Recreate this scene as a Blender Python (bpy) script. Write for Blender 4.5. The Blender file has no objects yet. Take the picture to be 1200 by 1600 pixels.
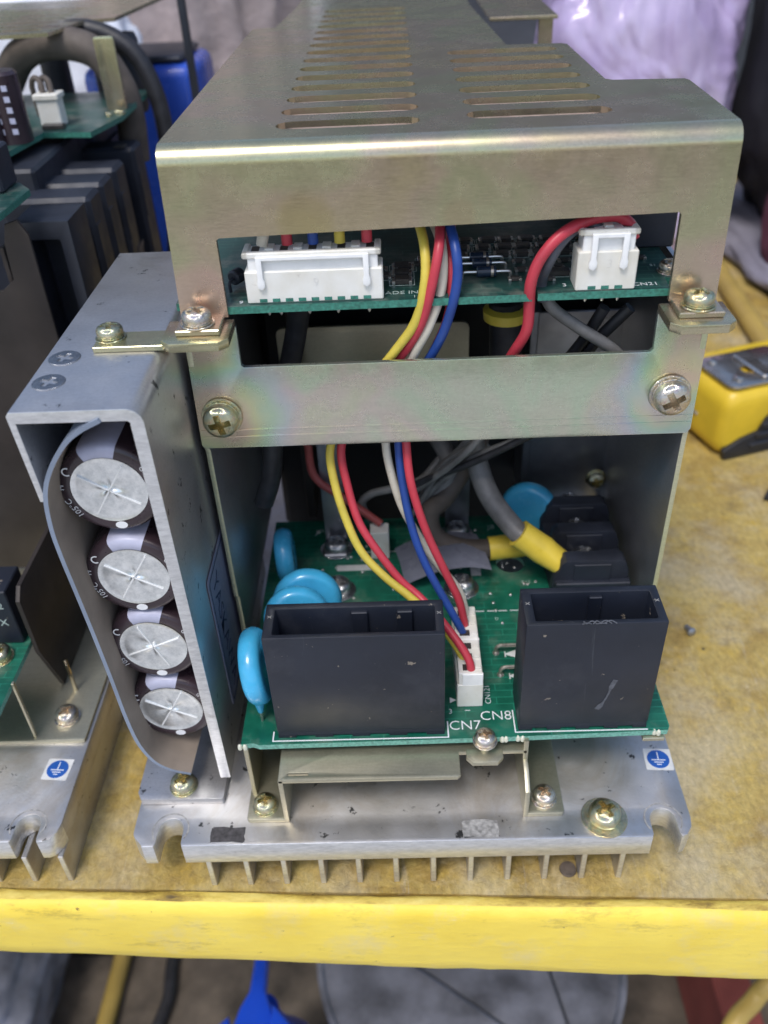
import bpy, bmesh, math, random
import numpy as np
from mathutils import Vector, Matrix, noise
random.seed(7)
scene = bpy.context.scene
col = scene.collection
S = 0.001
ZB = 104.5            # plate-bottom reference height above the table top, mm

# ------------------------------------------------------------------ camera
F = 1350.0            # focal length in photo pixels (1200 x 1600)
def _n(v): return v / np.linalg.norm(v)
_D = _n(np.array([4., -1014., F]))
_v = np.array([90., F * F / 1014., F]); _v = _n(_v - _D * (_v @ _D))
_X = _n(np.cross(_v, _D))
if _X[0] < 0: _X = -_X
RW = np.array([_X, _D, -_v])
CAM = np.array([-9.0784, -166.3905, 104.6823])
def ray(px, py): return RW @ np.array([px - 600., py - 800., F])
def onY(px, py, y): r = ray(px, py); return Vector(CAM + r * ((y - CAM[1]) / r[1]))
def onZ(px, py, z): r = ray(px, py); return Vector(CAM + r * ((z - CAM[2]) / r[2]))
def onX(px, py, x): r = ray(px, py); return Vector(CAM + r * ((x - CAM[0]) / r[0]))

cd = bpy.data.cameras.new('camera'); cam = bpy.data.objects.new('camera', cd); col.objects.link(cam)
cd.sensor_fit = 'VERTICAL'; cd.sensor_height = 32; cd.sensor_width = 24; cd.lens = F / 1600 * 32
cd.clip_start = 0.01; cd.clip_end = 60
cd.dof.use_dof = True; cd.dof.focus_distance = 0.190; cd.dof.aperture_fstop = 27 / 1.9
m = Matrix(((RW[0][0], -RW[0][1], -RW[0][2]), (RW[1][0], -RW[1][1], -RW[1][2]), (RW[2][0], -RW[2][1], -RW[2][2]))).to_4x4()
m.translation = Vector((CAM[0], CAM[1], CAM[2] + ZB)) * S
cam.matrix_world = m
scene.camera = cam

# ------------------------------------------------------------------ light
SUN_EL, SUN_AZ = 62, 205          # azimuth measured from +Y (north) towards +X
w = bpy.data.worlds.new('World'); scene.world = w; w.use_nodes = True
nt = w.node_tree; nt.nodes.clear()
sky = nt.nodes.new('ShaderNodeTexSky'); sky.sky_type = 'NISHITA'; sky.sun_disc = False
sky.sun_elevation = math.radians(SUN_EL); sky.sun_rotation = math.radians(SUN_AZ)
sky.air_density = 1.0; sky.dust_density = 2.0; sky.ozone_density = 1.0
bg = nt.nodes.new('ShaderNodeBackground'); bg.inputs[1].default_value = 0.15
wo = nt.nodes.new('ShaderNodeOutputWorld')
nt.links.new(sky.outputs[0], bg.inputs[0]); nt.links.new(bg.outputs[0], wo.inputs[0])
sd = bpy.data.lights.new('sun', 'SUN'); sun = bpy.data.objects.new('sun', sd); col.objects.link(sun)
sd.energy = 1.3; sd.angle = math.radians(16); sd.color = (1, .98, .96)
_e, _a = math.radians(SUN_EL), math.radians(SUN_AZ)
_sdv = Vector((math.sin(_a) * math.cos(_e), math.cos(_a) * math.cos(_e), math.sin(_e)))
sun.rotation_euler = _sdv.to_track_quat('Z', 'Y').to_euler(); sun.location = _sdv * 3
vs = scene.view_settings; vs.view_transform = 'Standard'; vs.look = 'None'; vs.exposure = 0.46; vs.gamma = 1; vs.use_curve_mapping = False

# ------------------------------------------------------------------ materials
MATS = {}
MQ = {}
class NB:
    def __init__(s, name):
        MQ[name] = s
        s.m = bpy.data.materials.new(name); s.m.use_nodes = True; s.t = s.m.node_tree
        s.b = s.t.nodes['Principled BSDF']; MATS[name] = s.m
        s.co = s.t.nodes.new('ShaderNodeTexCoord').outputs['Object']
    def link(s, a, b): s.t.links.new(a, b)
    def map(s, sc=(1, 1, 1), rot=(0, 0, 0)):
        n = s.t.nodes.new('ShaderNodeMapping'); n.inputs['Scale'].default_value = sc; n.inputs['Rotation'].default_value = rot
        s.link(s.co, n.inputs[0]); return n.outputs[0]
    def noise(s, scale, detail=4, rough=.55, vec=None, dist=0):
        n = s.t.nodes.new('ShaderNodeTexNoise'); n.inputs['Scale'].default_value = scale
        n.inputs['Detail'].default_value = detail; n.inputs['Roughness'].default_value = rough; n.inputs['Distortion'].default_value = dist
        s.link(vec or s.co, n.inputs['Vector']); return n.outputs['Fac']
    def voro(s, scale, vec=None):
        n = s.t.nodes.new('ShaderNodeTexVoronoi'); n.inputs['Scale'].default_value = scale
        s.link(vec or s.co, n.inputs['Vector']); return n.outputs['Distance']
    def ramp(s, fac, stops, interp='LINEAR'):
        n = s.t.nodes.new('ShaderNodeValToRGB'); cr = n.color_ramp; cr.interpolation = interp
        while len(cr.elements) < len(stops): cr.elements.new(.5)
        for e, (p, c) in zip(cr.elements, stops):
            e.position = p; e.color = (c, c, c, 1) if isinstance(c, (int, float)) else (*c, 1)
        s.link(fac, n.inputs[0]); return n.outputs[0]
    def mix(s, a, b, fac, mode='MIX'):
        n = s.t.nodes.new('ShaderNodeMix'); n.data_type = 'RGBA'; n.blend_type = mode
        for sock, v in ((n.inputs[0], fac), (n.inputs[6], a), (n.inputs[7], b)):
            if hasattr(v, 'links'): s.link(v, sock)
            elif isinstance(v, (int, float)): sock.default_value = v
            else: sock.default_value = (*v, 1)
        return n.outputs[2]
    def base(s, v):
        if hasattr(v, 'links'): s.link(v, s.b.inputs['Base Color'])
        else: s.b.inputs['Base Color'].default_value = (*v, 1)
    def set(s, **k):
        for a, v in k.items():
            i = s.b.inputs[a.replace('_', ' ')]
            if hasattr(v, 'links'): s.link(v, i)
            else: i.default_value = v
    def bump(s, h, dist, strength=1):
        n = s.t.nodes.new('ShaderNodeBump'); n.inputs['Distance'].default_value = dist; n.inputs['Strength'].default_value = strength
        s.link(h, n.inputs['Height']); s.link(n.outputs[0], s.b.inputs['Normal'])

def plain(name, c, rough=.5, metal=0, var=.25, vs_=300, bump=0, bs=1500, coat=0, spec=.5):
    q = NB(name); d = tuple(x * (1 - var) for x in c); l = tuple(min(1, x * (1 + var)) for x in c)
    q.base(q.ramp(q.noise(vs_, 5), [(.3, d), (.7, l)]))
    q.set(Metallic=metal, Roughness=q.ramp(q.noise(vs_ * 1.7, 4), [(.3, max(0, rough - .08)), (.7, min(1, rough + .08))]))
    q.set(Coat_Weight=coat, Specular_IOR_Level=spec)
    if bump: q.bump(q.noise(bs, 4), bump * S)
    return q
def zinc(name, stops, rough, wear=(.10, .09, .07), metal=.85, soil=.55):
    q = NB(name)
    tint = q.ramp(q.noise(26, 3, .6, dist=.6), stops)
    grain = q.ramp(q.noise(60, 6, .7, q.map((6, 60, 60))), [(.25, .82), (.75, 1.06)])
    c = q.mix(tint, grain, .8, 'MULTIPLY')
    spk = q.ramp(q.noise(1500, 3, .7), [(.35, .78), (.6, 1.05)])
    c = q.mix(c, spk, .35, 'MULTIPLY')
    dirt = q.ramp(q.noise(45, 8, .72, dist=.3), [(.63, 0), (.85, soil)])
    c = q.mix(c, wear, dirt)
    q.base(c); q.set(Metallic=metal, Roughness=q.ramp(q.noise(120, 6, .7), [(.3, rough - .05), (.7, rough + .08)]))
    q.bump(q.noise(900, 4, .7, q.map((.2, 1, 1))), .03 * S, .4)
    return q
zinc('zinc_khaki', [(.3, (.53, .46, .28)), (.44, (.54, .45, .33)), (.56, (.49, .48, .30)), (.7, (.52, .465, .31))], .24, soil=.2)
def dist_to(q, pt, wob=.004, sc=90):
    n = q.t.nodes.new('ShaderNodeTexNoise'); n.inputs['Scale'].default_value = sc; n.inputs['Detail'].default_value = 4; q.link(q.co, n.inputs['Vector'])
    ma = q.t.nodes.new('ShaderNodeVectorMath'); ma.operation = 'MULTIPLY_ADD'; q.link(n.outputs['Color'], ma.inputs[0]); ma.inputs[1].default_value = (wob * 2,) * 3; q.link(q.co, ma.inputs[2])
    d = q.t.nodes.new('ShaderNodeVectorMath'); d.operation = 'DISTANCE'; q.link(ma.outputs[0], d.inputs[0]); d.inputs[1].default_value = tuple(x * S + wob for x in pt); return d.outputs['Value']
q = zinc('zinc_rainbow', [(.3, (.56, .60, .41)), (.42, (.60, .54, .47)), (.52, (.52, .60, .45)), (.62, (.58, .57, .46)), (.74, (.54, .56, .60))], .24, metal=.82)
src = q.b.inputs['Base Color'].links[0].from_socket
for pt, rng in (((-50, 0, 8 + ZB), .021), ((-51, 0, 25 + ZB), .013), ((49.5, 0, 10 + ZB), .016), ((53, 0, 18 + ZB), .018)):
    dd = dist_to(q, pt); mr = q.t.nodes.new('ShaderNodeMapRange'); mr.inputs['From Max'].default_value = rng; q.link(dd, mr.inputs['Value'])
    rb = q.ramp(mr.outputs[0], [(0, (.72, .62, .36)), (.28, (.74, .56, .40)), (.42, (.62, .66, .34)), (.55, (.40, .62, .42)), (.70, (.42, .52, .62)), (.84, (.56, .46, .60)), (1, (.58, .58, .54))])
    src = q.mix(src, rb, q.ramp(mr.outputs[0], [(0, .75), (.6, .62), (1, 0)]), 'MIX')
q.link(src, q.b.inputs['Base Color'])
q = MQ['zinc_khaki']; src = q.b.inputs['Base Color'].links[0].from_socket
for pt, rng, cc, am in (((-27, 2.5, 49.5 + ZB), .0065, (.44, .37, .16), .5), ((3, 2.5, 49.4 + ZB), .004, (.44, .32, .20), .35), ((-50, 1.4, 33 + ZB), .010, (.66, .40, .38), .55), ((51, 1.4, 34 + ZB), .011, (.60, .42, .38), .5)):
    dd = dist_to(q, pt, .0015, 200); mr = q.t.nodes.new('ShaderNodeMapRange'); mr.inputs['From Max'].default_value = rng; q.link(dd, mr.inputs['Value'])
    src = q.mix(src, cc, q.ramp(mr.outputs[0], [(0, am), (.7, am * .8), (1, 0)]))
q.link(src, q.b.inputs['Base Color'])
zinc('zinc_olive', [(.3, (.46, .43, .31)), (.7, (.56, .53, .40))], .38)
zinc('zinc_edge', [(.3, (.56, .58, .34)), (.7, (.66, .64, .46))], .34, metal=.6)
zinc('zinc_dark', [(.3, (.50, .50, .50)), (.7, (.62, .61, .62))], .34)
q = zinc('galvanised', [(.3, (.46, .45, .45)), (.7, (.58, .57, .565))], .36, (.06, .06, .065))
src = q.b.inputs['Base Color'].links[0].from_socket
src = q.mix(src, (.045, .045, .045), q.ramp(q.noise(200, 5, .68), [(.63, 0), (.67, .85)]))
q.link(src, q.b.inputs['Base Color'])
q = NB('aluminium')
c = q.ramp(q.noise(40, 6, .65), [(.3, (.50, .49, .48)), (.7, (.62, .61, .60))])
c = q.mix(c, (.42, .36, .28), q.ramp(q.noise(40, 6, .72, dist=.5), [(.46, 0), (.64, .6)]))
c = q.mix(c, (.03, .03, .03), q.ramp(q.noise(260, 5, .7), [(.635, 0), (.665, .9)]))
c = q.mix(c, (.10, .09, .08), q.ramp(q.noise(60, 8, .75), [(.62, 0), (.8, .8)]))
q.base(c); q.set(Metallic=.9, Roughness=q.ramp(q.noise(90, 5), [(.3, .36), (.7, .52)])); q.bump(q.noise(1400, 4), .06 * S, .5)
q = NB('cut_metal')
c = q.ramp(q.noise(700, 6, .7, q.map((.5, 1, 1.6), (0, .7, 0))), [(.30, (.56, .57, .58)), (.62, (.78, .79, .80))])
c = q.mix(c, (.20, .18, .15), q.ramp(q.noise(90, 8, .75), [(.60, 0), (.78, .7)]))
q.base(c); q.set(Metallic=.85, Roughness=.36); q.bump(q.noise(900, 5, .7, q.map((.5, 1, 1.6), (0, .7, 0))), .05 * S, .5)
def screw_mat(name, stops, rough):
    q = NB(name)
    c = q.ramp(q.noise(1.3, 3, .6, dist=.8), stops)
    c = q.mix(c, (.05, .04, .03), q.ramp(q.noise(5, 6, .7), [(.56, 0), (.74, .75)]))
    q.base(c); q.set(Metallic=1, Roughness=q.ramp(q.noise(4, 5, .7), [(.3, rough), (.7, rough + .1)])); q.bump(q.noise(14, 3), .03, .25)
screw_mat('screw_gold', [(.25, (.66, .46, .36)), (.4, (.68, .57, .33)), (.55, (.52, .55, .38)), (.7, (.66, .56, .44))], .08)
screw_mat('screw_pink', [(.25, (.70, .50, .46)), (.45, (.70, .62, .48)), (.6, (.62, .60, .56)), (.75, (.60, .46, .52))], .08)
screw_mat('screw_steel', [(.3, (.55, .56, .58)), (.7, (.74, .74, .72))], .16)
screw_mat('screw_flat', [(.3, (.30, .31, .33)), (.7, (.46, .46, .47))], .25)
plain('screw_dull', (.5, .42, .3), .4, .8)
def board(name, c0, c1, trace, dust):
    q = NB(name)
    c = q.ramp(q.noise(140, 4), [(.35, c0), (.65, c1)])
    wv = q.t.nodes.new('ShaderNodeTexBrick'); wv.inputs['Scale'].default_value = 160; wv.inputs['Mortar Size'].default_value = .022
    wv.inputs['Color1'].default_value = (0, 0, 0, 1); wv.inputs['Color2'].default_value = (0, 0, 0, 1); wv.inputs['Mortar'].default_value = (1, 1, 1, 1)
    wv.inputs['Brick Width'].default_value = 1.3; wv.inputs['Row Height'].default_value = .35
    q.link(q.co, wv.inputs['Vector'])
    gate = q.ramp(q.noise(60, 2), [(.44, 0), (.52, .8)])
    c = q.mix(c, trace, q.mix((0, 0, 0), wv.outputs[0], gate))
    c = q.mix(c, (.34, .31, .26), q.ramp(q.noise(90, 7, .7), [(.5, 0), (.85, dust)]))
    q.base(c); q.set(Roughness=q.ramp(q.noise(70, 5), [(.3, .28), (.7, .55)]), Coat_Weight=.15, Coat_Roughness=.25)
board('board_green', (.004, .085, .052), (.010, .145, .090), (.02, .22, .14), .45)
board('board_teal', (.010, .046, .040), (.019, .074, .063), (.05, .14, .11), .7)
plain('board_edge', (.16, .38, .30), .6, 0, .35, 1500)
plain('board_edge_dark', (.04, .19, .14), .55, 0, .4, 1500)
plain('board_raw', (.62, .62, .50), .7, 0, .2, 900)
q = NB('black_plastic')
c = q.ramp(q.noise(55, 6), [(.3, (.008, .0105, .018)), (.7, (.015, .019, .031))])
c = q.mix(c, (.26, .22, .17), q.ramp(q.noise(330, 3, .7), [(.685, 0), (.71, .75)]))
c = q.mix(c, (.075, .08, .09), q.ramp(q.noise(210, 8, .7, q.map((1, 1, .10), (0, .5, 0)), dist=1), [(.62, 0), (.72, .6)]))
c = q.mix(c, (.10, .10, .11), q.ramp(q.noise(38, 8, .7), [(.55, 0), (.9, .4)]))
q.base(c); q.set(Roughness=q.ramp(q.noise(80, 5), [(.3, .38), (.7, .55)])); q.bump(q.noise(2600, 3), .03 * S, .6)
plain('black_block', (.019, .023, .035), .5, 0, .35, 90, .03)
plain('black_cable', (.022, .022, .026), .5, 0, .4, 300, .05, 900)
plain('grey_cable', (.17, .165, .16), .45, 0, .35, 160, .05, 900)
plain('brown_cable', (.105, .085, .07), .7, 0, .35, 120, .05, 900)
q = NB('nylon')
c = q.ramp(q.noise(140, 5), [(.3, (.70, .67, .58)), (.7, (.82, .81, .76))])
c = q.mix(c, (.30, .26, .20), q.ramp(q.noise(260, 6, .75), [(.63, 0), (.8, .7)]))
q.base(c); q.set(Roughness=.42, Subsurface_Weight=.25, Subsurface_Radius=(.001, .001, .0008), Subsurface_Scale=.6)
plain('nylon_bright', (.84, .84, .82), .35, 0, .06, 300)
def wire_mat(name, c):
    q = NB(name); d = tuple(x * .72 for x in c)
    b = q.ramp(q.noise(120, 4), [(.3, d), (.7, c)])
    b = q.mix(b, (.09, .06, .045), q.ramp(q.noise(330, 6, .75), [(.60, 0), (.80, .75)]))
    q.base(b); q.set(Roughness=.38, Specular_IOR_Level=.4); q.bump(q.noise(1200, 3), .04 * S, .5)
wire_mat('wire_red', (.60, .055, .080)); wire_mat('wire_yellow', (.76, .60, .09)); wire_mat('wire_blue', (.025, .075, .32)); wire_mat('wire_white', (.74, .68, .56))
wire_mat('wire_grey', (.085, .09, .11)); wire_mat('wire_pink', (.42, .09, .08))
plain('ceramic_blue', (.06, .42, .70), .24, 0, .16, 120, .04, 400, .3)
plain('sleeve_brown', (.034, .021, .027), .30, 0, .25, 120, 0, 0, .2)
plain('stripe_lilac', (.46, .47, .60), .38, 0, .12, 200)
q = NB('cap_end')
c = q.ramp(q.noise(420, 6, .75, q.map((1, 1, 1))), [(.35, (.62, .65, .66)), (.62, (.90, .92, .92))])
q.base(c); q.set(Metallic=.9, Roughness=.30); q.bump(q.noise(900, 5, .7), .05 * S, .6)
plain('score_glint', (.86, .87, .86), .5, .4, .05)  # pale tone stands in for the glint along the ridges
plain('print_white', (.80, .81, .82), .5, 0, .05)
plain('print_dim', (.50, .60, .56), .6, 0, .2, 900)
plain('print_blue', (.018, .10, .40), .4, 0, .15)
plain('print_navy', (.012, .02, .06), .5, 0, .2)
plain('label_silver', (.20, .21, .29), .45, .2, .1)
plain('label_white', (.66, .66, .64), .5, 0, .12, 400)
plain('sheet_grey', (.20, .24, .31), .42, 0, .18, 60)
plain('sheet_tan', (.25, .205, .165), .7, 0, .2, 90)
plain('sleeve_yellow', (.80, .60, .07), .34, 0, .12, 150, .05, 250)
plain('clear_film', (.33, .34, .42), .3, 0, .1, 80)
plain('solder', (.55, .54, .50), .3, .9, .2)
plain('chip_dark', (.050, .046, .042), .4, 0, .3, 900)
plain('filler_black', (.010, .010, .012), .6, 0, .3, 60)
plain('chip_lead', (.42, .38, .32), .35, .8, .3, 900)
plain('diode_blue', (.012, .025, .05), .3, 0, .3)
plain('stain_dark', (.07, .065, .065), .8, .2, .5, 700)
plain('stain_grey', (.34, .33, .31), .75, .2, .45, 900)
plain('scratch', (.085, .09, .105), .6, 0, .3, 900)
plain('cut_edge_dark', (.20, .16, .13), .5, .6, .3)
# table
q = NB('table_paint')
c = q.ramp(q.noise(38, 9, .7, dist=.5), [(.28, (.20, .125, .035)), (.44, (.37, .255, .07)), (.58, (.46, .34, .105)), (.75, (.47, .37, .17))])
c = q.mix(c, (.50, .33, .045), q.ramp(q.noise(75, 7, .72), [(.52, 0), (.68, .6)]))
c = q.mix(c, (.48, .41, .27), q.ramp(q.noise(22, 8, .7), [(.46, 0), (.62, .7)]))
c = q.mix(c, (.11, .08, .05), q.ramp(q.noise(60, 10, .78), [(.55, 0), (.72, .75)]))
c = q.mix(c, (.52, .47, .38), q.ramp(q.noise(260, 8, .7, q.map((1, .12, 1), (0, 0, .6)), dist=1.5), [(.60, 0), (.70, .4)]))
c = q.mix(c, q.ramp(q.noise(650, 6, .75, q.map((1, .5, 1), (0, 0, .5))), [(.35, .74), (.65, 1.3)]), .75, 'MULTIPLY')
c = q.mix(c, (.02, .018, .015), q.ramp(q.noise(190, 3, .65), [(.70, 0), (.73, .85)]))
q.base(c); q.set(Roughness=q.ramp(q.noise(80, 5), [(.3, .36), (.7, .62)])); q.bump(q.noise(330, 8, .68, dist=.8), 1.0 * S, .6)
q = NB('rim_paint')
c = q.ramp(q.noise(45, 6, .6), [(.3, (.82, .60, .065)), (.7, (.90, .69, .11))])
c = q.mix(c, (.17, .11, .04), q.ramp(q.noise(80, 10, .8, q.map((.3, 1, 1))), [(.555, 0), (.72, .8)]))
c = q.mix(c, (.66, .56, .32), q.ramp(q.noise(60, 8, .7), [(.53, 0), (.72, .5)]))
c = q.mix(c, (.14, .09, .045), q.ramp(q.noise(170, 9, .75), [(.66, 0), (.68, .85)]))
c = q.mix(c, (.86, .80, .58), q.ramp(q.noise(420, 6, .7, q.map((.15, 1, 1), (0, .3, 0))), [(.68, 0), (.70, .7)]))
q.base(c); q.set(Roughness=q.ramp(q.noise(90, 5), [(.3, .34), (.7, .52)]), Specular_IOR_Level=.35); q.bump(q.noise(240, 8, .68, q.map((.4, 1, 1))), .6 * S, .6)
q = NB('rim_worn')
c = q.ramp(q.noise(130, 9, .75, q.map((.3, 1, 1))), [(.32, (.12, .08, .03)), (.42, (.42, .28, .05)), (.52, (.70, .52, .10)), (.66, (.82, .66, .18)), (.74, (.80, .74, .52))])
q.base(c); q.set(Roughness=.5); q.bump(q.noise(260, 8, .72), 1.0 * S, .7)
plain('tool_yellow', (.72, .50, .035), .35, 0, .12, 60)
plain('tool_black', (.016, .017, .022), .5, 0, .3, 80, .05)
plain('chrome_worn', (.55, .52, .48), .25, .95, .25, 60)
q = NB('film_purple')
c = q.ramp(q.noise(14, 5, .6), [(.3, (.40, .31, .54)), (.5, (.54, .44, .67)), (.7, (.66, .58, .77))])
q.base(c); q.set(Roughness=.2, Transmission_Weight=.1, Specular_IOR_Level=.7); q.bump(q.noise(13, 2, .4, dist=2.2), 16 * S, .8)
plain('cloth_black', (.012, .012, .018), .8, 0, .4, 20, 2, 30)
plain('cloth_maroon', (.10, .025, .05), .8, 0, .3, 20, 2, 30)
plain('cloth_brown', (.36, .30, .29), .85, 0, .45, 30, 2, 60)
plain('backdrop_blue', (.075, .085, .105), .6, 0, .4, 10, 2, 30)
plain('film_white', (.72, .74, .80), .4, 0, .1, 14, 3, 25)
plain('film_grey', (.26, .25, .30), .5, 0, .35, 10, 3, 25)
plain('paint_blue', (.03, .09, .50), .25, 0, .2, 30, 0, 0, .3)
plain('plastic_blue', (.008, .06, .50), .3, 0, .15, 30)
plain('floor_grey', (.48, .46, .43), .8, 0, .4, 3, 1, 40)
plain('shelf_wood', (.10, .08, .06), .75, 0, .6, 40, 1, 90)
plain('drum_grey', (.17, .18, .22), .5, .3, .5, 45, .5, 60)
plain('hose_yellow', (.40, .28, .07), .5, 0, .25, 30)
plain('carton_red', (.22, .05, .04), .7, 0, .25, 30)
plain('shield_tan', (.40, .30, .245), .6, 0, .25, 200)
plain('steel_bar', (.36, .37, .40), .35, .85, .3, 60)
plain('shaded_brown', (.040, .032, .028), .5, .3, .4, 40)  # shade on inner and neighbouring metal walls is put into this base
plain('dark_metal', (.06, .065, .08), .4, .7, .35, 40)

# ------------------------------------------------------------------ mesh helpers (all in mm, z measured from the plate bottom)
def tag(o, label=None, cat=None, group=None, kind=None):
    for k, v in (('label', label), ('category', cat), ('group', group), ('kind', kind)):
        if v: o[k] = v
    return o
def empty(name, loc):
    o = bpy.data.objects.new(name, None); col.objects.link(o); o.location = Vector(loc) * S; o.empty_display_size = .02; return o
def par(o, p):
    if p is not None:
        o.parent = p; o.matrix_parent_inverse = Matrix.Translation(-p.location) if p.type == 'EMPTY' else Matrix.Identity(4)
def sharp(me, ang=35):
    me.polygons.foreach_set('use_smooth', [True] * len(me.polygons)); me.set_sharp_from_angle(angle=math.radians(ang))
def mk(name, bm, mat, parent=None, ang=35, shift=True, mats=None):
    bmesh.ops.recalc_face_normals(bm, faces=bm.faces)
    d = Vector((0, 0, ZB if shift else 0))
    for v in bm.verts: v.co = (v.co + d) * S
    me = bpy.data.meshes.new(name); bm.to_mesh(me); bm.free(); sharp(me, ang)
    for n in (mats or [mat]): me.materials.append(MATS[n])
    o = bpy.data.objects.new(name, me); col.objects.link(o); par(o, parent); return o
def BM(): return bmesh.new()
def box(bm, x0, x1, y0, y1, z0, z1, bev=0, seg=1):
    g = bmesh.ops.create_cube(bm, size=1)['verts']
    for v in g: v.co = Vector(((x0 + x1) / 2 + v.co.x * (x1 - x0), (y0 + y1) / 2 + v.co.y * (y1 - y0), (z0 + z1) / 2 + v.co.z * (z1 - z0)))
    if bev:
        es = list({e for v in g for e in v.link_edges})
        r = bmesh.ops.bevel(bm, geom=es, offset=bev, segments=seg, profile=.5, affect='EDGES'); return r['verts']
    return g
def lathe(bm, prof, seg=24, mtx=None, caps=True):
    rings = []
    for r, z in prof:
        rings.append([bm.verts.new((r * math.cos(2 * math.pi * i / seg), r * math.sin(2 * math.pi * i / seg), z)) for i in range(seg)])
    for a, b in zip(rings, rings[1:]):
        for i in range(seg): bm.faces.new((a[i], a[(i + 1) % seg], b[(i + 1) % seg], b[i]))
    if caps:
        bm.faces.new(rings[0][::-1]); bm.faces.new(rings[-1])
    if mtx is not None: bmesh.ops.transform(bm, matrix=mtx, verts=[v for r in rings for v in r])
def smooth(pts, n=8):
    P = [Vector(p) for p in pts]
    if len(P) < 3: return P
    P = [P[0] * 2 - P[1]] + P + [P[-1] * 2 - P[-2]]; out = []
    for i in range(1, len(P) - 2):
        p0, p1, p2, p3 = P[i - 1:i + 3]
        for k in range(n):
            t = k / n
            out.append(.5 * ((2 * p1) + (p2 - p0) * t + (2 * p0 - 5 * p1 + 4 * p2 - p3) * t * t + (3 * p1 - p0 - 3 * p2 + p3) * t ** 3))
    return out + [P[-2]]
def tube(bm, pts, r, seg=12, n=8, sm=True):
    P = smooth(pts, n) if sm else [Vector(p) for p in pts]
    t = (P[1] - P[0]).normalized(); u = t.orthogonal().normalized(); rings = []
    for i, p in enumerate(P):
        tn = (P[min(i + 1, len(P) - 1)] - P[max(i - 1, 0)]).normalized()
        u = (u - tn * u.dot(tn)).normalized(); v = tn.cross(u)
        rr = r(i / (len(P) - 1)) if callable(r) else r
        rings.append([bm.verts.new(p + (u * math.cos(2 * math.pi * k / seg) + v * math.sin(2 * math.pi * k / seg)) * rr) for k in range(seg)])
    for a, b in zip(rings, rings[1:]):
        for k in range(seg): bm.faces.new((a[k], a[(k + 1) % seg], b[(k + 1) % seg], b[k]))
    bm.faces.new(rings[0][::-1]); bm.faces.new(rings[-1])
def ev_mesh(o):
    dg = bpy.context.evaluated_depsgraph_get(); return bpy.data.meshes.new_from_object(o.evaluated_get(dg))
PL = {'XY': Matrix.Identity(4), 'XZ': Matrix(((1, 0, 0, 0), (0, 0, 1, 0), (0, 1, 0, 0), (0, 0, 0, 1))), 'YZ': Matrix(((0, 0, 1, 0), (1, 0, 0, 0), (0, 1, 0, 0), (0, 0, 0, 1)))}
def plate(bm, outline, holes, t, plane, w0, bev=0):
    """flat sheet: outline + holes in plane coordinates, thickness t centred on w0"""
    cu = bpy.data.curves.new('tmp', 'CURVE'); cu.dimensions = '2D'; cu.fill_mode = 'BOTH'; cu.extrude = t / 2 - bev
    if bev: cu.bevel_depth = bev; cu.bevel_resolution = 1; cu.offset = -bev
    for poly in [outline] + list(holes):
        sp = cu.splines.new('POLY'); sp.points.add(len(poly) - 1); sp.use_cyclic_u = True
        for p, c in zip(sp.points, poly): p.co = (c[0], c[1], 0, 1)
    o = bpy.data.objects.new('tmp', cu); col.objects.link(o); me = ev_mesh(o)
    bpy.data.objects.remove(o); bpy.data.curves.remove(cu)
    tb_ = bmesh.new(); tb_.from_mesh(me); bpy.data.meshes.remove(me)
    bmesh.ops.remove_doubles(tb_, verts=tb_.verts, dist=.002)
    M = Matrix.Translation({'XY': (0, 0, w0), 'XZ': (0, w0, 0), 'YZ': (w0, 0, 0)}[plane]) @ PL[plane]
    for v in tb_.verts: v.co = M @ v.co
    me = bpy.data.meshes.new('tmp'); tb_.to_mesh(me); tb_.free()
    k = len(bm.verts); bm.from_mesh(me); bpy.data.meshes.remove(me); bm.verts.ensure_lookup_table()
    new = bm.verts[k:]
    return list(new)
def rr(x0, x1, y0, y1, r, n=4):
    out = []
    for cx, cy, a in ((x1 - r, y1 - r, 0), (x0 + r, y1 - r, 90), (x0 + r, y0 + r, 180), (x1 - r, y0 + r, 270)):
        for i in range(n + 1):
            t = math.radians(a + 90 * i / n); out.append((cx + r * math.cos(t), cy + r * math.sin(t)))
    return out
def arc(cx, cy, r, a0, a1, n=8): return [(cx + r * math.cos(math.radians(a0 + (a1 - a0) * i / n)), cy + r * math.sin(math.radians(a0 + (a1 - a0) * i / n))) for i in range(n + 1)]
def profile_x(bm, prof, x0, x1):
    """closed (y,z) profile swept along x"""
    A = [bm.verts.new((x0, y, z)) for y, z in prof]; B = [bm.verts.new((x1, y, z)) for y, z in prof]; n = len(prof)
    for i in range(n): bm.faces.new((A[i], A[(i + 1) % n], B[(i + 1) % n], B[i]))
    bm.faces.new(A[::-1]); bm.faces.new(B)
def text_bm(s, size, M, depth=.04, align='CENTER'):
    cu = bpy.data.curves.new('tmp', 'FONT'); cu.body = s; cu.size = size; cu.extrude = depth; cu.align_x = align; cu.align_y = 'CENTER'; cu.resolution_u = 3; cu.offset = -.012 * size
    o = bpy.data.objects.new('tmp', cu); col.objects.link(o); me = ev_mesh(o); bpy.data.objects.remove(o); bpy.data.curves.remove(cu)
    bm = BM(); bm.from_mesh(me); bpy.data.meshes.remove(me); bmesh.ops.transform(bm, matrix=M, verts=bm.verts); return bm
def T(x, y, z): return Matrix.Translation((x, y, z))
def Rz(a): return Matrix.Rotation(math.radians(a), 4, 'Z')
def Rx(a): return Matrix.Rotation(math.radians(a), 4, 'X')
def Ry(a): return Matrix.Rotation(math.radians(a), 4, 'Y')
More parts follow.
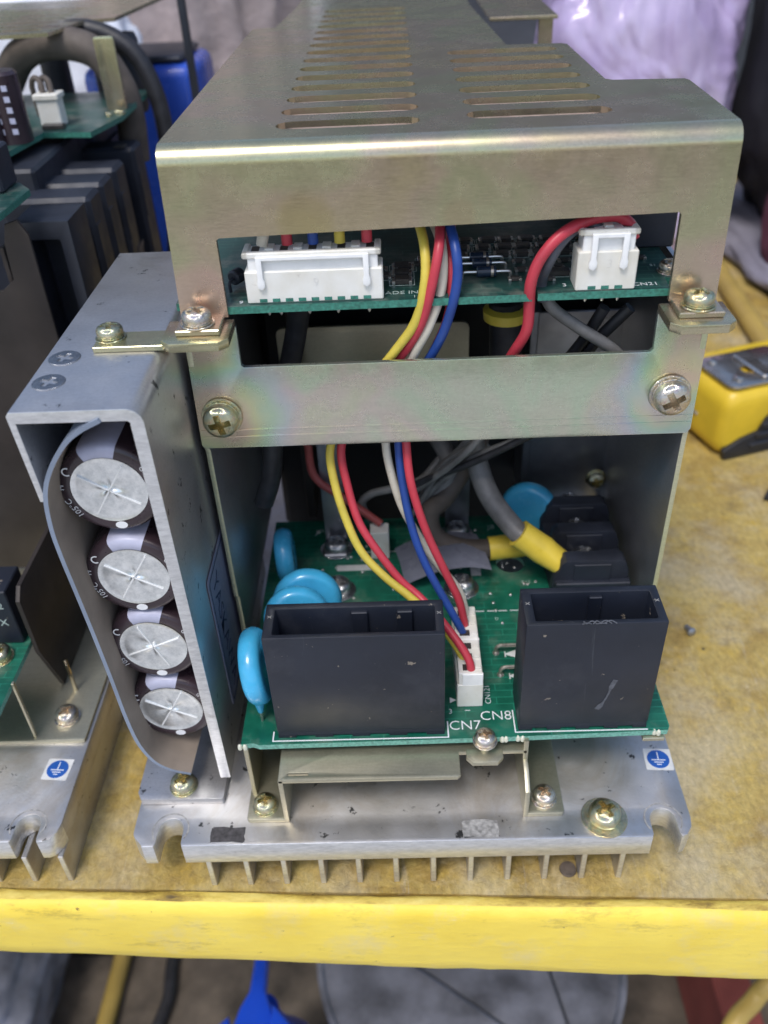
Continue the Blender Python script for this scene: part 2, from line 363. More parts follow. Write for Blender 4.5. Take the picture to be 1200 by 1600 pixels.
def boolean(a, b):
    oa = bpy.data.objects.new('a', a); ob = bpy.data.objects.new('b', b); col.objects.link(oa); col.objects.link(ob)
    md = oa.modifiers.new('m', 'BOOLEAN'); md.operation = 'DIFFERENCE'; md.object = ob; md.solver = 'EXACT'
    me = ev_mesh(oa); bpy.data.objects.remove(oa); bpy.data.objects.remove(ob); return me
def bm_mesh(bm):
    bmesh.ops.recalc_face_normals(bm, faces=bm.faces); me = bpy.data.meshes.new('t'); bm.to_mesh(me); bm.free(); return me

# screw prototypes: unit head radius, axis +Z, underside of washer at z = 0
def cross_cut(z0, z1, arm, wid):
    bm = BM()
    for a in (0, 90):
        g = box(bm, -arm, arm, -wid, wid, z0, z1)
        for v in g:
            if v.co.z < (z0 + z1) / 2: v.co.x *= .55; v.co.y *= .7
        bmesh.ops.transform(bm, matrix=Rz(a), verts=g)
    return bm
def screw_mesh(name, mat, washer=1.12, flat=False):
    bm = BM()
    if flat: lathe(bm, [(1, -.3), (1, 0), (.97, .03), (.9, .04)], 32)
    else:
        lathe(bm, [(.80, .26), (.96, .28), (1, .36), (1, .60), (.96, .76), (.86, .90), (.66, 1.0), (.40, 1.05), (.15, 1.06)], 32)
    cut = cross_cut(-.1 if flat else .5, .3 if flat else 1.3, .62, .15)
    a = bm_mesh(bm); bmc = BM(); bmc.from_mesh(bm_mesh(cut))
    # two arms cut one after the other keeps the boolean clean
    for k in (0, 1):
        b = BM()
        g = box(b, -.74, .74, -.20, .20, (-.25 if flat else .12), (.3 if flat else 1.4))
        for v in g:
            if v.co.z < (.0 if flat else .55): v.co.x *= .5; v.co.y *= .7
        bmesh.ops.transform(b, matrix=Rz(90 * k), verts=b.verts)
        a = boolean(a, bm_mesh(b))
    bm = BM(); bm.from_mesh(a)
    if not flat and washer:
        # split spring washer and flat washer
        lathe(bm, [(.5, .14), (.97, .15), (1.0, .18), (1.0, .25), (.96, .27), (.5, .275)], 32)
        lathe(bm, [(.4, 0), (washer, 0), (washer + .03, .03), (washer + .03, .10), (washer, .135), (.4, .14)], 32)
    me = bpy.data.meshes.new(name); bmesh.ops.recalc_face_normals(bm, faces=bm.faces); bm.to_mesh(me); bm.free(); sharp(me, 30)
    me.materials.append(MATS[mat]); return me
SCREW = {'gold': screw_mesh('screw_gold', 'screw_gold'), 'pink': screw_mesh('screw_pink', 'screw_pink'), 'steel': screw_mesh('screw_steel', 'screw_steel', 1.35),
         'big': screw_mesh('screw_big', 'screw_gold', 1.42), 'flat': screw_mesh('screw_flat', 'screw_flat', 0, True)}
def screw(kind, loc, r, parent, axis=(0, 0, 1), spin=None, name='screw'):
    o = bpy.data.objects.new(name, SCREW[kind]); col.objects.link(o)
    q_ = Vector(axis).to_track_quat('Z', 'Y')
    o.matrix_world = Matrix.Translation(Vector((loc[0], loc[1], loc[2] + ZB)) * S) @ q_.to_matrix().to_4x4() @ Rz(random.uniform(0, 90) if spin is None else spin) @ Matrix.Scale(r * S, 4)
    par(o, parent); return o

# ------------------------------------------------------------------ setting: floor and work table
bm = BM(); box(bm, -4000, 4000, -4000, 4000, -820, -800)
tag(mk('floor', bm, 'floor_grey'), kind='structure')

TB = 1.005
def lip(x): return -48.6 - .0357 * (x + 17)     # front edge of the table top
table = empty('work_table', (0, 150, -30)); tag(table, 'worn ochre yellow painted work table carrying the amplifiers', 'table')
bm = BM()
X0, X1, YB = -900, 900, 640
vs_ = [bm.verts.new(p) for p in ((X0, lip(X0) - .4, -ZB), (X1, lip(X1) - .4, -ZB), (X1, YB, -ZB), (X0, YB, -ZB), (X0, lip(X0) - .4, -ZB - 12), (X1, lip(X1) - .4, -ZB - 12), (X1, YB, -ZB - 12), (X0, YB, -ZB - 12))]
for f in ((0, 1, 2, 3), (7, 6, 5, 4), (0, 4, 5, 1), (1, 5, 6, 2), (2, 6, 7, 3), (3, 7, 4, 0)): bm.faces.new([vs_[i] for i in f])
mk('table_top', bm, 'table_paint', table)
# front rim: a rounded yellow board, slightly uneven along its length
bm = BM(); N = 180; rings = []
prof = [(-.4, -3), (-.6, -.9), (-1.0, -.1), (-2.0, .25), (-3.4, .1), (-4.6, -.6), (-5.4, -2.0), (-5.7, -4.0), (-5.9, -14), (-5.8, -24), (-5.2, -28.2), (-3.8, -30.2), (-1.5, -30.6), (8, -30.4), (8, -12.6), (-.4, -12.4)]
for i in range(N + 1):
    x = -420 + 840 * i / N
    sag = -.0085 * (x + 17) if True else 0
    ring = []
    for j, (dy, dz) in enumerate(prof):
        nz = noise.noise(Vector((x * .03, j * .7, 3))) * .45 + noise.noise(Vector((x * .15, j * 1.3, 9))) * .22
        if j < 1 or j > 12: nz = 0
        k = 1 if dz < -20 else 0
        ring.append(bm.verts.new((x, lip(x) + dy + nz, -ZB + dz + nz * .5 + k * -.045 * (x + 17) * (1 if x < 0 else .7))))
    rings.append(ring)
for a, b in zip(rings, rings[1:]):
    for j in range(len(prof)):
        f = bm.faces.new((a[j], a[(j + 1) % len(prof)], b[(j + 1) % len(prof)], b[j])); f.material_index = 1 if j < 4 else 0
bm.faces.new(rings[0][::-1]); bm.faces.new(rings[-1])
mk('front_rim', bm, None, table, 50, mats=['rim_paint', 'rim_worn'])
for x, y in ((-760, 40), (760, 40), (-760, 580), (760, 580)):
    bm = BM(); box(bm, x - 25, x + 25, y - 25, y + 25, -800, -ZB - 12, 3); mk('leg', bm, 'rim_paint', table)

# ------------------------------------------------------------------ shared builders for both amplifiers
def ground_label(parent, x, y, z, ang):
    M = T(x, y, z) @ Rz(ang)
    bm = BM(); plate(bm, rr(-3.5, 3.5, -3.3, 3.3, .3), [], .12, 'XY', .06); bmesh.ops.transform(bm, matrix=M, verts=bm.verts)
    lab = mk('ground_label', bm, 'label_white', parent); lab['label'] = 'white square sticker with blue earth symbol'
    bm = BM(); lathe(bm, [(2.85, .1), (2.85, .17)], 40, M); mk('blue_disc', bm, 'print_blue', lab)
    bm = BM()
    for x0, x1, y0, y1 in ((-.13, .13, -.15, 2.2), (-1.8, 1.8, -.4, -.14), (-1.2, 1.2, -1.1, -.86), (-.6, .6, -1.8, -1.56)): box(bm, x0, x1, y0, y1, .15, .21)
    bmesh.ops.transform(bm, matrix=M, verts=bm.verts); mk('earth_symbol', bm, 'print_white', lab)
def heatsink(parent, xl, xr, y0, y1, slots, fins, ztop=-86, th=7.4, finr=None):
    out = []; r = 3.15
    out += [(xl, y1), (xl, y0 + 5.5)] + arc(xl + 3.2, y0 + 4.5, 3.2, 170, 222, 4)[0:] + [(xl + 2.4, y0 + .8), (xl + 2.9, y0)]
    for sx in slots:
        out += [(sx - r - .35, y0), (sx - r, y0 + .9)] + arc(sx, y0 + 4.6, r, 180, 0, 12) + [(sx + r, y0 + .9), (sx + r + .35, y0)]
    out += [(xr - 3.4, y0), (xr - 2, y0 + .5), (xr - .5, y0 + 2.6), (xr, y0 + 5), (xr, y1)]
    bm = BM(); plate(bm, out, [], th, 'XY', ztop - th / 2, .25)
    for f in bm.faces:
        c = f.calc_center_median()
        if c.y < y0 + .35 or (abs(f.normal.z) < .5 and c.y < y0 + 9): f.material_index = 1
    hs = mk('heatsink_plate', bm, None, parent, mats=['aluminium', 'cut_metal'])
    for sx in slots:      # spot-faced ring round each fixing slot
        bm = BM(); ri, ro = r + 1.15, r + 1.5; n = 22; A = []; B = []
        for i in range(n + 1):
            a = math.radians(-35 + 250 * i / n)
            A.append(bm.verts.new((sx + ri * math.cos(a), y0 + 4.6 + ri * math.sin(a), ztop + .05))); B.append(bm.verts.new((sx + ro * math.cos(a), y0 + 4.6 + ro * math.sin(a), ztop + .05)))
        for i in range(n): bm.faces.new((A[i], B[i], B[i + 1], A[i + 1]))
        mk('spot_face', bm, 'stain_grey', hs)
    me = None
    for fx in fins:
        if me is None:
            bm = BM(); box(bm, -.72, .72, y0 + .25, y1 - 2, -ZB + .05, ztop - th - .02, .18)
            for f in bm.faces:
                if f.calc_center_median().y < y0 + .3: f.material_index = 1
            o = mk('fin', bm, None, hs, mats=['aluminium', 'cut_metal']); me = o.data; o.location.x = fx * S
        else:
            o = bpy.data.objects.new('fin', me); col.objects.link(o); par(o, hs); o.location.x = fx * S
    return hs

# ------------------------------------------------------------------ the main amplifier
amp = empty('servo_amplifier', (-10, 60, 0)); tag(amp, 'opened servo amplifier with khaki slotted metal cover, black sockets and four capacitors', 'amplifier')

hs = heatsink(amp, -79.6, 58.6, -46.3, 205, (-70.3, 51.7), [-61.4 + 9.4 * i for i in range(12)])
ground_label(amp, 54.9, -24.0, -86, -3)
def ragged(name, x0, x1, y0, y1, z, mat, parent, seed):
    pts = []; rnd = random.Random(seed)
    per = rr(x0, x1, y0, y1, .4, 2); n = len(per)
    for i in range(n):
        a = Vector((*per[i], 0)); b = Vector((*per[(i + 1) % n], 0))
        for k in range(3):
            p = a.lerp(b, k / 3); pts.append((p.x + rnd.uniform(-.28, .28), p.y + rnd.uniform(-.28, .28)))
    bm = BM(); plate(bm, pts, [], .06, 'XY', z + .05); return mk(name, bm, mat, parent)
ragged('glue_patch', -60.0, -51.4, -45.6, -41.4, -86, 'stain_dark', hs, 3)
ragged('glue_patch', 2.2, 11.2, -45.4, -40.8, -86, 'stain_grey', hs, 4)

# standing bracket under the board
K = []
shelf = BM()
plate(shelf, [(-41.6, -40.3), (1.2, -40.3), (1.9, -39.6), (1.9, -33.2), (18.4, -33.2), (18.4, -8), (-41.6, -8)], [rr(-39.5, -34.5, -39.0, -38.2, .3, 2)], 1.2, 'XY', -69.6, .15)
plate(shelf, [(-40.3, -85.9), (-40.3, -69.4), (-8, -69.4), (-8, -85.9)], [], 1.2, 'YZ', -41.2, .15)
plate(shelf, rr(-51.2, -40.8, -40.3, -8, .8, 2), [], 1.2, 'XY', -85.35, .15)
plate(shelf, [(-40.2, -85.9), (-40.2, -76), (-36, -73.0), (-33.2, -72.5), (-33.2, -65.6), (-31.2, -65.6), (-31.2, -69.4), (-8, -69.4), (-8, -85.9)], [], 1.2, 'YZ', 18.2, .15)
plate(shelf, rr(18.0, 27.8, -40.2, -8, 1.0, 3), [], 1.2, 'XY', -85.35, .15)
plate(shelf, [(3.6, -33), (3.6, -35.6), (5.0, -37.2), (11.0, -37.2), (12.4, -35.6), (12.4, -33)], [], 1.4, 'XY', -68.6, .15)
br = mk('board_bracket', shelf, 'zinc_olive', amp)
screw('gold', (-46.9, -36.4, -84.8), 2.85, br, spin=20); screw('pink', (23.2, -35.8, -84.8), 2.85, br, spin=50)
screw('big', (37.4, -41.0, -86), 3.9, hs, spin=25)
bm = BM(); box(bm, -50.6, -49.4, -33, -20, -86, -66.6, .15); mk('board_post', bm, 'zinc_olive', amp)
bm = BM(); box(bm, 46.4, 51.6, -32.2, -24, -67.9, -66.8, .15); mk('board_tab', bm, 'zinc_olive', amp)

# lower circuit board
pcb_o = [(-51.0, -32.6), (-48, -32.3), (-46.5, -32.9), (6.0, -32.3), (6.0, -31.0), (10.2, -31.0), (10.2, -32.2), (14, -32.2), (46, -31.4), (52.3, -31.2), (53.0, -30), (53.0, 56), (-51.5, 56)]
bm = BM(); plate(bm, pcb_o, [[(21.6 + 4.2 * math.cos(a * .3142), 32.2 + 4.2 * math.sin(a * .3142)) for a in range(20)]], 1.6, 'XY', -65.8)
for f in bm.faces:
    if abs(f.normal.z) < .5: f.material_index = 1
pcb = mk('circuit_board', bm, None, amp, mats=['board_green', 'board_edge'])
for x, y, n_ in ((-50.0, -32.6, 2), (13.6, -32.2, 2), (17.6, -32.0, 2), (50.4, -31.2, 2)):
    bm = BM()
    for i in range(n_): lathe(bm, [(.12, 0), (.55, .1), (.62, .8), (.4, 1.5), (.1, 1.7)], 8, T(x + i * 1.1 - 1.2 + random.uniform(-.2, .2), y + random.uniform(-.15, .25), -66.6))
    mk('snapped_tab', bm, 'board_raw', pcb)
def silk(s, size, x, y, z, ang, parent, mat='print_white', name='lettering'):
    return mk(name, text_bm(s, size, T(x, y, z + .04) @ Rz(ang), .02), mat, parent)
ZP = -65.0
p = onZ(722, 1133, ZP); silk('CN7', 4.0, p.x + .7, p.y - .2, ZP, 0, pcb)
p = onZ(783, 1119, ZP); silk('CN8', 4.0, p.x - 1.3, p.y + .1, ZP, 0, pcb)
p = onZ(760, 1085, ZP); silk('CN121', 2.1, p.x + .3, p.y, ZP, 90, pcb)
p = onZ(704, 1112, ZP); silk('3', 2.0, p.x, p.y, ZP, 0, pcb)
p = onZ(730, 1110, ZP); silk('1', 2.0, p.x, p.y, ZP, -90, pcb)
def strip(bm, x0, x1, y0, y1, z): box(bm, x0, x1, y0, y1, z, z + .05)
bm = BM()
strip(bm, -43.4, -.4, -32.0, -31.7, ZP); strip(bm, -.7, -.4, -31.7, -27, ZP); strip(bm, -43.4, -43.1, -31.7, -29, ZP)
strip(bm, 15.6, 47.6, -31.0, -30.7, ZP); strip(bm, 15.6, 15.9, -30.7, -24, ZP)
for i in range(9): strip(bm, 9.6 + i * 3.2, 12 + i * 3.2, 11.6, 11.85, ZP)
for i in range(9): strip(bm, -34 + i * 3.2, -31.6 + i * 3.2, 12.1, 12.35, ZP)
strip(bm, -22, 16, 39.2, 39.5, ZP); strip(bm, 12, 19, 38.8, 39.0, ZP); strip(bm, 12, 12.2, 30, 39, ZP); strip(bm, 19, 19.2, 30, 39, ZP)
mk('silkscreen_line', bm, 'print_white', pcb)
bm = BM(); tri = [(-.2, -.9), (1.5, 0), (-.2, .9)]
p = onZ(706, 1094, ZP); plate(bm, [(p.x + a, p.y + b) for a, b in ((-.5, .9), (1.1, 0), (-.5, -.9))], [], .05, 'XY', ZP + .03); mk('arrow_mark', bm, 'print_white', pcb)
bm = BM(); strip(bm, -30.5, -18, 30.8, 33.4, ZP); mk('white_strip', bm, 'label_white', pcb)
bm = BM(); strip(bm, 9.5, 12.5, 27, 34, ZP); mk('white_strip', bm, 'label_white', pcb)
silk('JP3', 3.4, -36, 50, ZP, 0, pcb, 'print_dim'); silk('F1', 3.2, -9, 42, ZP, 0, pcb, 'print_dim'); silk('J8', 3.2, 17.5, 50, ZP, 0, pcb, 'print_dim'); silk('D', 1.5, 15.2, 8.5, ZP, 0, pcb, 'print_dim')
silk('R13', 1.6, 25.2, 23.4, ZP, 0, pcb, 'print_dim')
for k, (px, py) in enumerate(((775, 1020), (782, 1054))):   # two wire links beside the right socket
    p = onZ(px, py, ZP)
    bm = BM(); tube(bm, [(p.x, p.y, ZP - .2), (p.x, p.y, ZP + 1.6), (p.x + .8, p.y + .1, ZP + 2.5), (p.x + 3, p.y + .2, ZP + 2.6), (p.x + 9, p.y + .2, ZP + 2.6)], .5, 8)
    lathe(bm, [(1.0, 0), (.8, .4), (.5, .7)], 10, T(p.x, p.y, ZP)); mk('wire_link', bm, 'chip_lead', pcb)
    bm = BM(); plate(bm, [(p.x + 2.2, p.y - 1.6), (p.x + 2.2, p.y + .4), (p.x + 2.5, p.y + .4), (p.x + 2.5, p.y - .3), (p.x + 5.4, p.y + .9), (p.x + 5.4, p.y - 2.0), (p.x + 2.5, p.y - .8), (p.x + 2.5, p.y - 1.6)], [], .05, 'XY', ZP + .03); mk('diode_mark', bm, 'label_white', pcb)
screw('pink', (8.1, -33.3, -64.9), 2.6, pcb, spin=10)
bm = BM(); lathe(bm, [(1.3, -68), (1.3, -64.7)], 14, T(8.1, -33.3, 0)); mk('screw_shank', bm, 'zinc_olive', pcb)
for x, y in ((-31, 41), (-29.6, 22), (6.2, 21.5), (6.5, 47)): screw('steel', (x, y, ZP), 3.7, pcb)

bm = BM(); rnd = random.Random(11)
for i in range(70):
    x, y = rnd.uniform(-40, 31), rnd.uniform(-3, 52)
    if 1 < x < 9.5 and y < 3: continue
    lathe(bm, [(.55, 0), (.42, .25), (.15, .4)], 8, T(x, y, ZP))
tag(mk('solder_joints', bm, 'solder', pcb), kind='stuff')
# black sockets
def socket(x0, x1, y0, y1, z1, lab, ribs, fins):
    s = BM(); z0 = ZP + .05; h = z1 - z0; t = 1.9
    vs1 = plate(s, rr(x0, x1, y0, y1, .35, 2), [rr(x0 + 2.2, x1 - 2.0, y0 + t * .75, y1 - t, .4, 2)], h - 2.2, 'XY', z0 + 2.2 + (h - 2.2) / 2, .26)
    n = 5; wdt = (x1 - x0) / (2 * n - 1)
    plate(s, rr(x0 + .15, x1 - .15, y0 + .15, y1 - .15, .3, 2), [], 1.5, 'XY', z0 + 1.5)
    for i in range(n): box(s, x0 + .1 + 2 * i * wdt, x0 - .1 + (2 * i + 1) * wdt, y0 + .1, y1 - .1, z0, z0 + .8)
    o = mk('socket_housing', s, 'black_plastic', amp); o['label'] = lab
    for rx, rw in ribs:
        b = BM(); box(b, rx - rw / 2, rx + rw / 2, y1 - t - .9, y1 - t + .1, z0 + 4, z1 - 1.0, .2); mk('key_rib', b, 'black_plastic', o)
    for fx in fins:
        b = BM(); box(b, fx - .25, fx + .25, y0 + t, y1 - t, z0 + 4, z1 - 9); mk('inner_wall', b, 'black_plastic', o)
    for cx in (x0 + 1.1, x1 - 1.0):
        b = BM()
        for a in (40, -40):
            g = box(b, -.6, .6, -.06, .06, 0, .06); bmesh.ops.transform(b, matrix=T(cx, y0 + 7.0, z1) @ Rz(a), verts=g)
        mk('cross_mark', b, 'stain_grey', o)
    return o
s1 = socket(-42.0, -1.4, -31.0, -19.6, -31.0, 'wide black socket, the larger of the two', [(-20.6, 3.8), (-10.2, 3.6)], (-28.4, -15.2))
s2 = socket(16.4, 47.4, -30.4, -18.2, -29.6, 'narrower black socket with pale scratch on its face', [(33.4, 3.0)], (28.0, 40.5))
bm = BM(); a = onY(932, 1108, -30.45); b_ = onY(965, 1062, -30.45)
d = (b_ - a); nrm = Vector((-d.z, 0, d.x)).normalized()
pts = []
for i in range(9):
    t = i / 8; wd = .25 + .45 * (t < .25) + .35 * (t > .7); c = a.lerp(b_, t) + Vector((math.sin(t * 5) * .4, 0, 0)); pts.append((c, wd))
A = [bm.verts.new(c + nrm * w_ + Vector((0, -.02, 0))) for c, w_ in pts]; B = [bm.verts.new(c - nrm * w_ + Vector((0, -.02, 0))) for c, w_ in pts]
for i in range(8): bm.faces.new((A[i], A[i + 1], B[i + 1], B[i]))
mk('pale_scratch', bm, 'scratch', s2)
bm = BM()
for k in range(7): tube(bm, [(28 + k * .9 + random.uniform(-1, 1), -30.5, -29.5), (28.6 + k * 1.0, -30.3 + random.uniform(-.5, .3), -29.1 + random.uniform(0, .8)), (29.4 + k * 1.1, -30.5, -29.5)], .14, 5, 4)
mk('glue_thread', bm, 'scratch', s2)

# white wire connector CN121: header plus two plugs
J = empty('tmp', (0, 0, 0)); bpy.data.objects.remove(J)
jx0, jx1, jy0, jy1 = 2.1, 8.5, -22.6, 1.6
bm = BM(); box(bm, jx0, jx1, jy0, jy1, ZP, -57.0, .2); hdr = mk('wire_connector', bm, 'nylon', amp); hdr['label'] = 'white connector with two plugs between the black sockets'
for k, (a, b) in enumerate(((-22.3, -10.9), (-10.5, 1.3))):
    bm = BM(); box(bm, jx0 + .3, jx1 - .3, a, b, -57, -53.2, .15); pl = mk('plug', bm, 'nylon', hdr)
    bm = BM(); box(bm, jx0 + 1.2, jx1 - .1, a - .25, a + .6, -61.5, -53.4, .15); mk('latch', bm, 'nylon_bright', hdr)
    for i in range(3):
        y = a + 2.0 + i * 3.6
        bm = BM(); box(bm, jx0 + 1.4, jx1 - 2.4, y - 1.0, y + 1.0, -53.3, -53.12); mk('pin_pocket', bm, 'chip_dark', hdr)
        bm = BM(); box(bm, jx1 - 2.0, jx1 - .6, y - .7, y + .4, -53.3, -52.7, .1); mk('crimp_tab', bm, 'nylon', hdr)

# blue ceramic disc capacitors
def disc_cap(c, r, th, ax, legs=True):
    M = T(*c) @ Vector(ax).to_track_quat('Z', 'Y').to_matrix().to_4x4()
    bm = BM(); h = th / 2; pr = []
    for i in range(11):
        a = -math.pi / 2 + math.pi * i / 10
        pr.append((r - h * .8 + h * .8 * math.cos(a), h * math.sin(a)))
    lathe(bm, [(.01, -h * .93), (r * .5, -h * .97)] + pr + [(r * .5, h * .97), (.01, h * .93)], 40, M, caps=False)
    o = mk('ceramic_capacitor', bm, 'ceramic_blue', amp, 60)
    if legs:
        X = Vector(ax).cross(Vector((0, 0, 1))).normalized() * r * .5
        for s_ in (-1, 1):
            b = Vector(c) + X * s_; bm = BM()
            tube(bm, [b + Vector((0, 0, -r * .72)), b + Vector((0, 0, -r * .95)), (b.x, b.y, max(ZP + 1.2, c[2] - r - 1.5))], lambda t: 1.5 - t * .8, 10, 4); mk('dipped_leg', bm, 'ceramic_blue', o, 60)
            bm = BM(); tube(bm, [(b.x, b.y, c[2] - r), (b.x, b.y, ZP - .2)], .35, 8, sm=False); mk('lead', bm, 'solder', o)
    return o
disc_cap((-46.8, -20.5, -50.5), 9.6, 5.2, (1, .06, .12))
disc_cap((-38.0, -5.0, -49.5), 8.6, 5.0, (.15, -1, .35))
disc_cap((-36.0, 3.0, -51.0), 9.2, 5.0, (.10, -1, .25))
disc_cap((-44.6, 27.0, -55.0), 8.0, 5.2, (1, .1, .05))
disc_cap((28.5, 46.0, -55.5), 9.0, 5.4, (-.4, -1, .2))

# terminal block with three visible barriers
bm = BM(); box(bm, 31.5, 52.2, 12.5, 54, ZP + .02, -56.4, .3); tb = mk('terminal_block', bm, 'black_block', amp)
for y in (16.5, 29.5, 42.5):
    bm = BM(); plate(bm, [(31.2, -64.5), (31.2, -56), (31.8, -54.4), (32.6, -53.2), (33.0, -51.0), (34.4, -49.8), (49.4, -49.8), (50.6, -50.6), (51.6, -53.6), (51.8, -64.5)], [], 4.6, 'XZ', y, .25)
    mk('barrier', bm, 'black_block', tb)
    screw('steel', (41, y + 6.5, -56.3), 3.2, tb)
    bm = BM(); box(bm, 36.4, 46.6, y - 2.75, y - 2.2, -64, -50.8, .2); mk('barrier_panel', bm, 'black_block', tb)

# cables with yellow crimp sleeves
def cable(name, pts, r, mat, parent=amp, lab=None, seg=12):
    bm = BM(); tube(bm, pts, r, seg); o = mk(name, bm, mat, parent, 60)
    if lab: o['label'] = lab
    return o
def PX(*l): return [onY(x, y, d) for x, y, d in l]
def sleeve(a, b, r, flat=.55):
    a, b = Vector(a), Vector(b); d = (b - a); L = d.length
    bm = BM(); rings = []
    for i in range(9):
        t = i / 8; f = 1 - .0 * t; k = 1 if t < .45 else 1 - (t - .45) * 1.1 * (1 - flat)
        if i == 4: k *= 1.07
        rings.append([bm.verts.new((r * f * (1.05 if t > .5 else 1) * math.cos(j * math.pi / 8), r * k * math.sin(j * math.pi / 8), L * t)) for j in range(16)])
    for p_, q_ in zip(rings, rings[1:]):
        for j in range(16): bm.faces.new((p_[j], p_[(j + 1) % 16], q_[(j + 1) % 16], q_[j]))
    bm.faces.new(rings[0]); bm.faces.new(rings[-1])
    bmesh.ops.transform(bm, matrix=T(*a) @ d.to_track_quat('Z', 'Y').to_matrix().to_4x4(), verts=bm.verts)
    return bm
c1 = cable('power_cable', PX((735, 650, 40), (745, 720, 36), (765, 775, 30), (800, 822, 24), (822, 842, 21)), 3.1, 'grey_cable')
mk('crimp_sleeve', sleeve(onY(810, 833, 22), onY(884, 884, 19), 4.1), 'sleeve_yellow', c1, 50)
c2 = cable('power_cable', PX((780, 560, 60), (750, 680, 46), (700, 770, 38), (672, 800, 36), (680, 838, 34), (720, 856, 33), (770, 858, 32)), 3.0, 'brown_cable')
mk('crimp_sleeve', sleeve(onY(764, 857, 32), onY(845, 848, 33), 3.6), 'sleeve_yellow', c2, 50)
cable('power_cable', PX((640, 620, 60), (700, 715, 42), (690, 765, 39), (668, 782, 40), (700, 740, 44), (760, 690, 48)), 2.6, 'grey_cable')
for i, l in enumerate([((640, 810, 40), (680, 760, 36), (740, 715, 30), (810, 685, 26), (860, 640, 30)), ((620, 770, 40), (660, 752, 34), (740, 722, 28), (830, 680, 24), (900, 650, 20)), ((650, 800, 42), (675, 745, 38), (720, 700, 34), (760, 650, 36)), ((655, 790, 38), (690, 730, 33), (745, 690, 28), (790, 640, 30)), ((650, 765, 36), (690, 738, 31), (735, 700, 27), (775, 650, 28))]):
    cable('thin_cable', PX(*l), 1.0, 'black_cable' if i == 1 else 'grey_cable')
cable('thin_cable', PX((590, 825, 44), (566, 790, 44), (580, 772, 42), (620, 762, 40), (660, 748, 40), (700, 700, 44)), 1.2, 'grey_cable')
bm = BM(); box(bm, -20.2, -14.6, 36, 41, ZP, -55, .2); wc = mk('small_connector', bm, 'nylon', amp)
cable('signal_wire', PX((480, 690, 46), (492, 745, 44), (540, 780, 42), (595, 818, 39.5)), 1.2, 'wire_pink')
# clear folded film between the screws
bm = BM(); g = []
for i in range(9):
    row = []
    for j in range(7):
        u, v = i / 8, j / 6; row.append(bm.verts.new((-13 + 25 * u + 3 * v, 37 - 17 * v + 3 * u, -62 + 4.5 * math.sin(u * 2.6) + 1.5 * math.sin(v * 3) + .5 * noise.noise(Vector((u * 3, v * 3, 0))))))
    g.append(row)
for i in range(8):
    for j in range(6): bm.faces.new((g[i][j], g[i + 1][j], g[i + 1][j + 1], g[i][j + 1]))
bmesh.ops.solidify(bm, geom=bm.faces[:], thickness=.3); mk('insulation_film', bm, 'clear_film', amp, 60)
# bus bars rising from the board
for x0, x1, y in ((-34.6, -27.8, 46), (3.2, 10.6, 52)):
    bm = BM(); plate(bm, [(x0, ZP + .4), (x1, ZP + .4), (x1, -22), (x0, -22)], [], 1.4, 'XZ', y, .2); box(bm, x0, x1, y - 9, y, ZP + .05, ZP + 1.2, .2); mk('bus_bar', bm, 'steel_bar', amp)
bm = BM(); box(bm, -41, -38, 56, 75, -64, 10, .4); box(bm, -22, 30, 70, 76, -30, -24, .4); mk('inner_frame', bm, 'shaded_brown', amp)
bm = BM(); plate(bm, rr(-44.5, 10.2, -34, 1.0, 2.0, 3), [], 1.2, 'XZ', 60, .15); mk('inner_plate', bm, 'zinc_olive', amp)
bm = BM(); plate(bm, [(30, -64), (54, -64), (54, 2), (30, 2)], [], 1.5, 'XZ', 62, .2); box(bm, 28, 31, 62, 120, -64, 2, .2); ip = mk('inner_plate', bm, 'steel_bar', amp)
screw('gold', (50.5, 57, -52), 2.8, ip, (0, -1, 0))
cable('power_cable', PX((470, 470, 26), (455, 560, 26), (430, 640, 24), (424, 740, 20), (412, 785, 20)), 2.7, 'black_cable')
cable('power_cable', PX((790, 470, 34), (790, 540, 34), (786, 620, 38)), 4.2, 'black_cable')
bm = BM(); bmesh.ops.create_uvsphere(bm, u_segments=4, v_segments=3, radius=.01); bm.free()
bm = BM(); p = onY(790, 490, 33); lathe(bm, [(4.3, -1.6), (5.4, -1.2), (5.6, 1.2), (4.3, 1.6)], 24, T(*p)); mk('cable_grommet', bm, 'sleeve_yellow', amp)
for l in (((945, 480, 12), (905, 540, 14), (850, 600, 16)), ((985, 480, 12), (925, 540, 14), (880, 600, 16)), ((850, 450, 10), (862, 480, 9), (905, 512, 9), (960, 548, 9), (1000, 590, 14))):
    cable('thin_cable', PX(*l), 1.35, 'black_cable' if l[0][0] != 850 else 'grey_cable')

bm = BM(); box(bm, -52.5, 52.5, 80, 186, -85.9, 18, 2); mk('dark_filler', bm, 'filler_black', amp)  # added dark block that keeps the interior black
# chassis: two side walls, a back wall and the front plate
KL = .05
for nm, x in (('left', -54.2), ('right', 54.4)):
    bm = BM()
    if nm == 'left': o_ = [(.4, 27), (.4, -1), (.9, -1.8), (.9, -47), (2.0, -48.2), (2.0, -64.6), (190, -64.6), (190, 30), (20, 30)]
    else: o_ = [(.4, 27), (.4, -1), (.6, -1.8), (.6, -64.6), (190, -64.6), (190, 30), (20, 30)]
    plate(bm, o_, [], 1.2, 'YZ', x, .12)
    for f in bm.faces:
        if f.calc_center_median().y < 2.5 and abs(f.normal.x) < .9: f.material_index = 1
    o = mk('side_wall', bm, None, amp, mats=['zinc_dark', 'zinc_edge'])
bm = BM(); plate(bm, [(-53.5, -64.6), (53.7, -64.6), (53.7, 30), (-53.5, 30)], [], 1.2, 'XZ', 189); mk('back_wall', bm, 'shaded_brown', amp)
def lean(vs):
    for v in vs: v.co.y += KL * v.co.z
bm = BM()
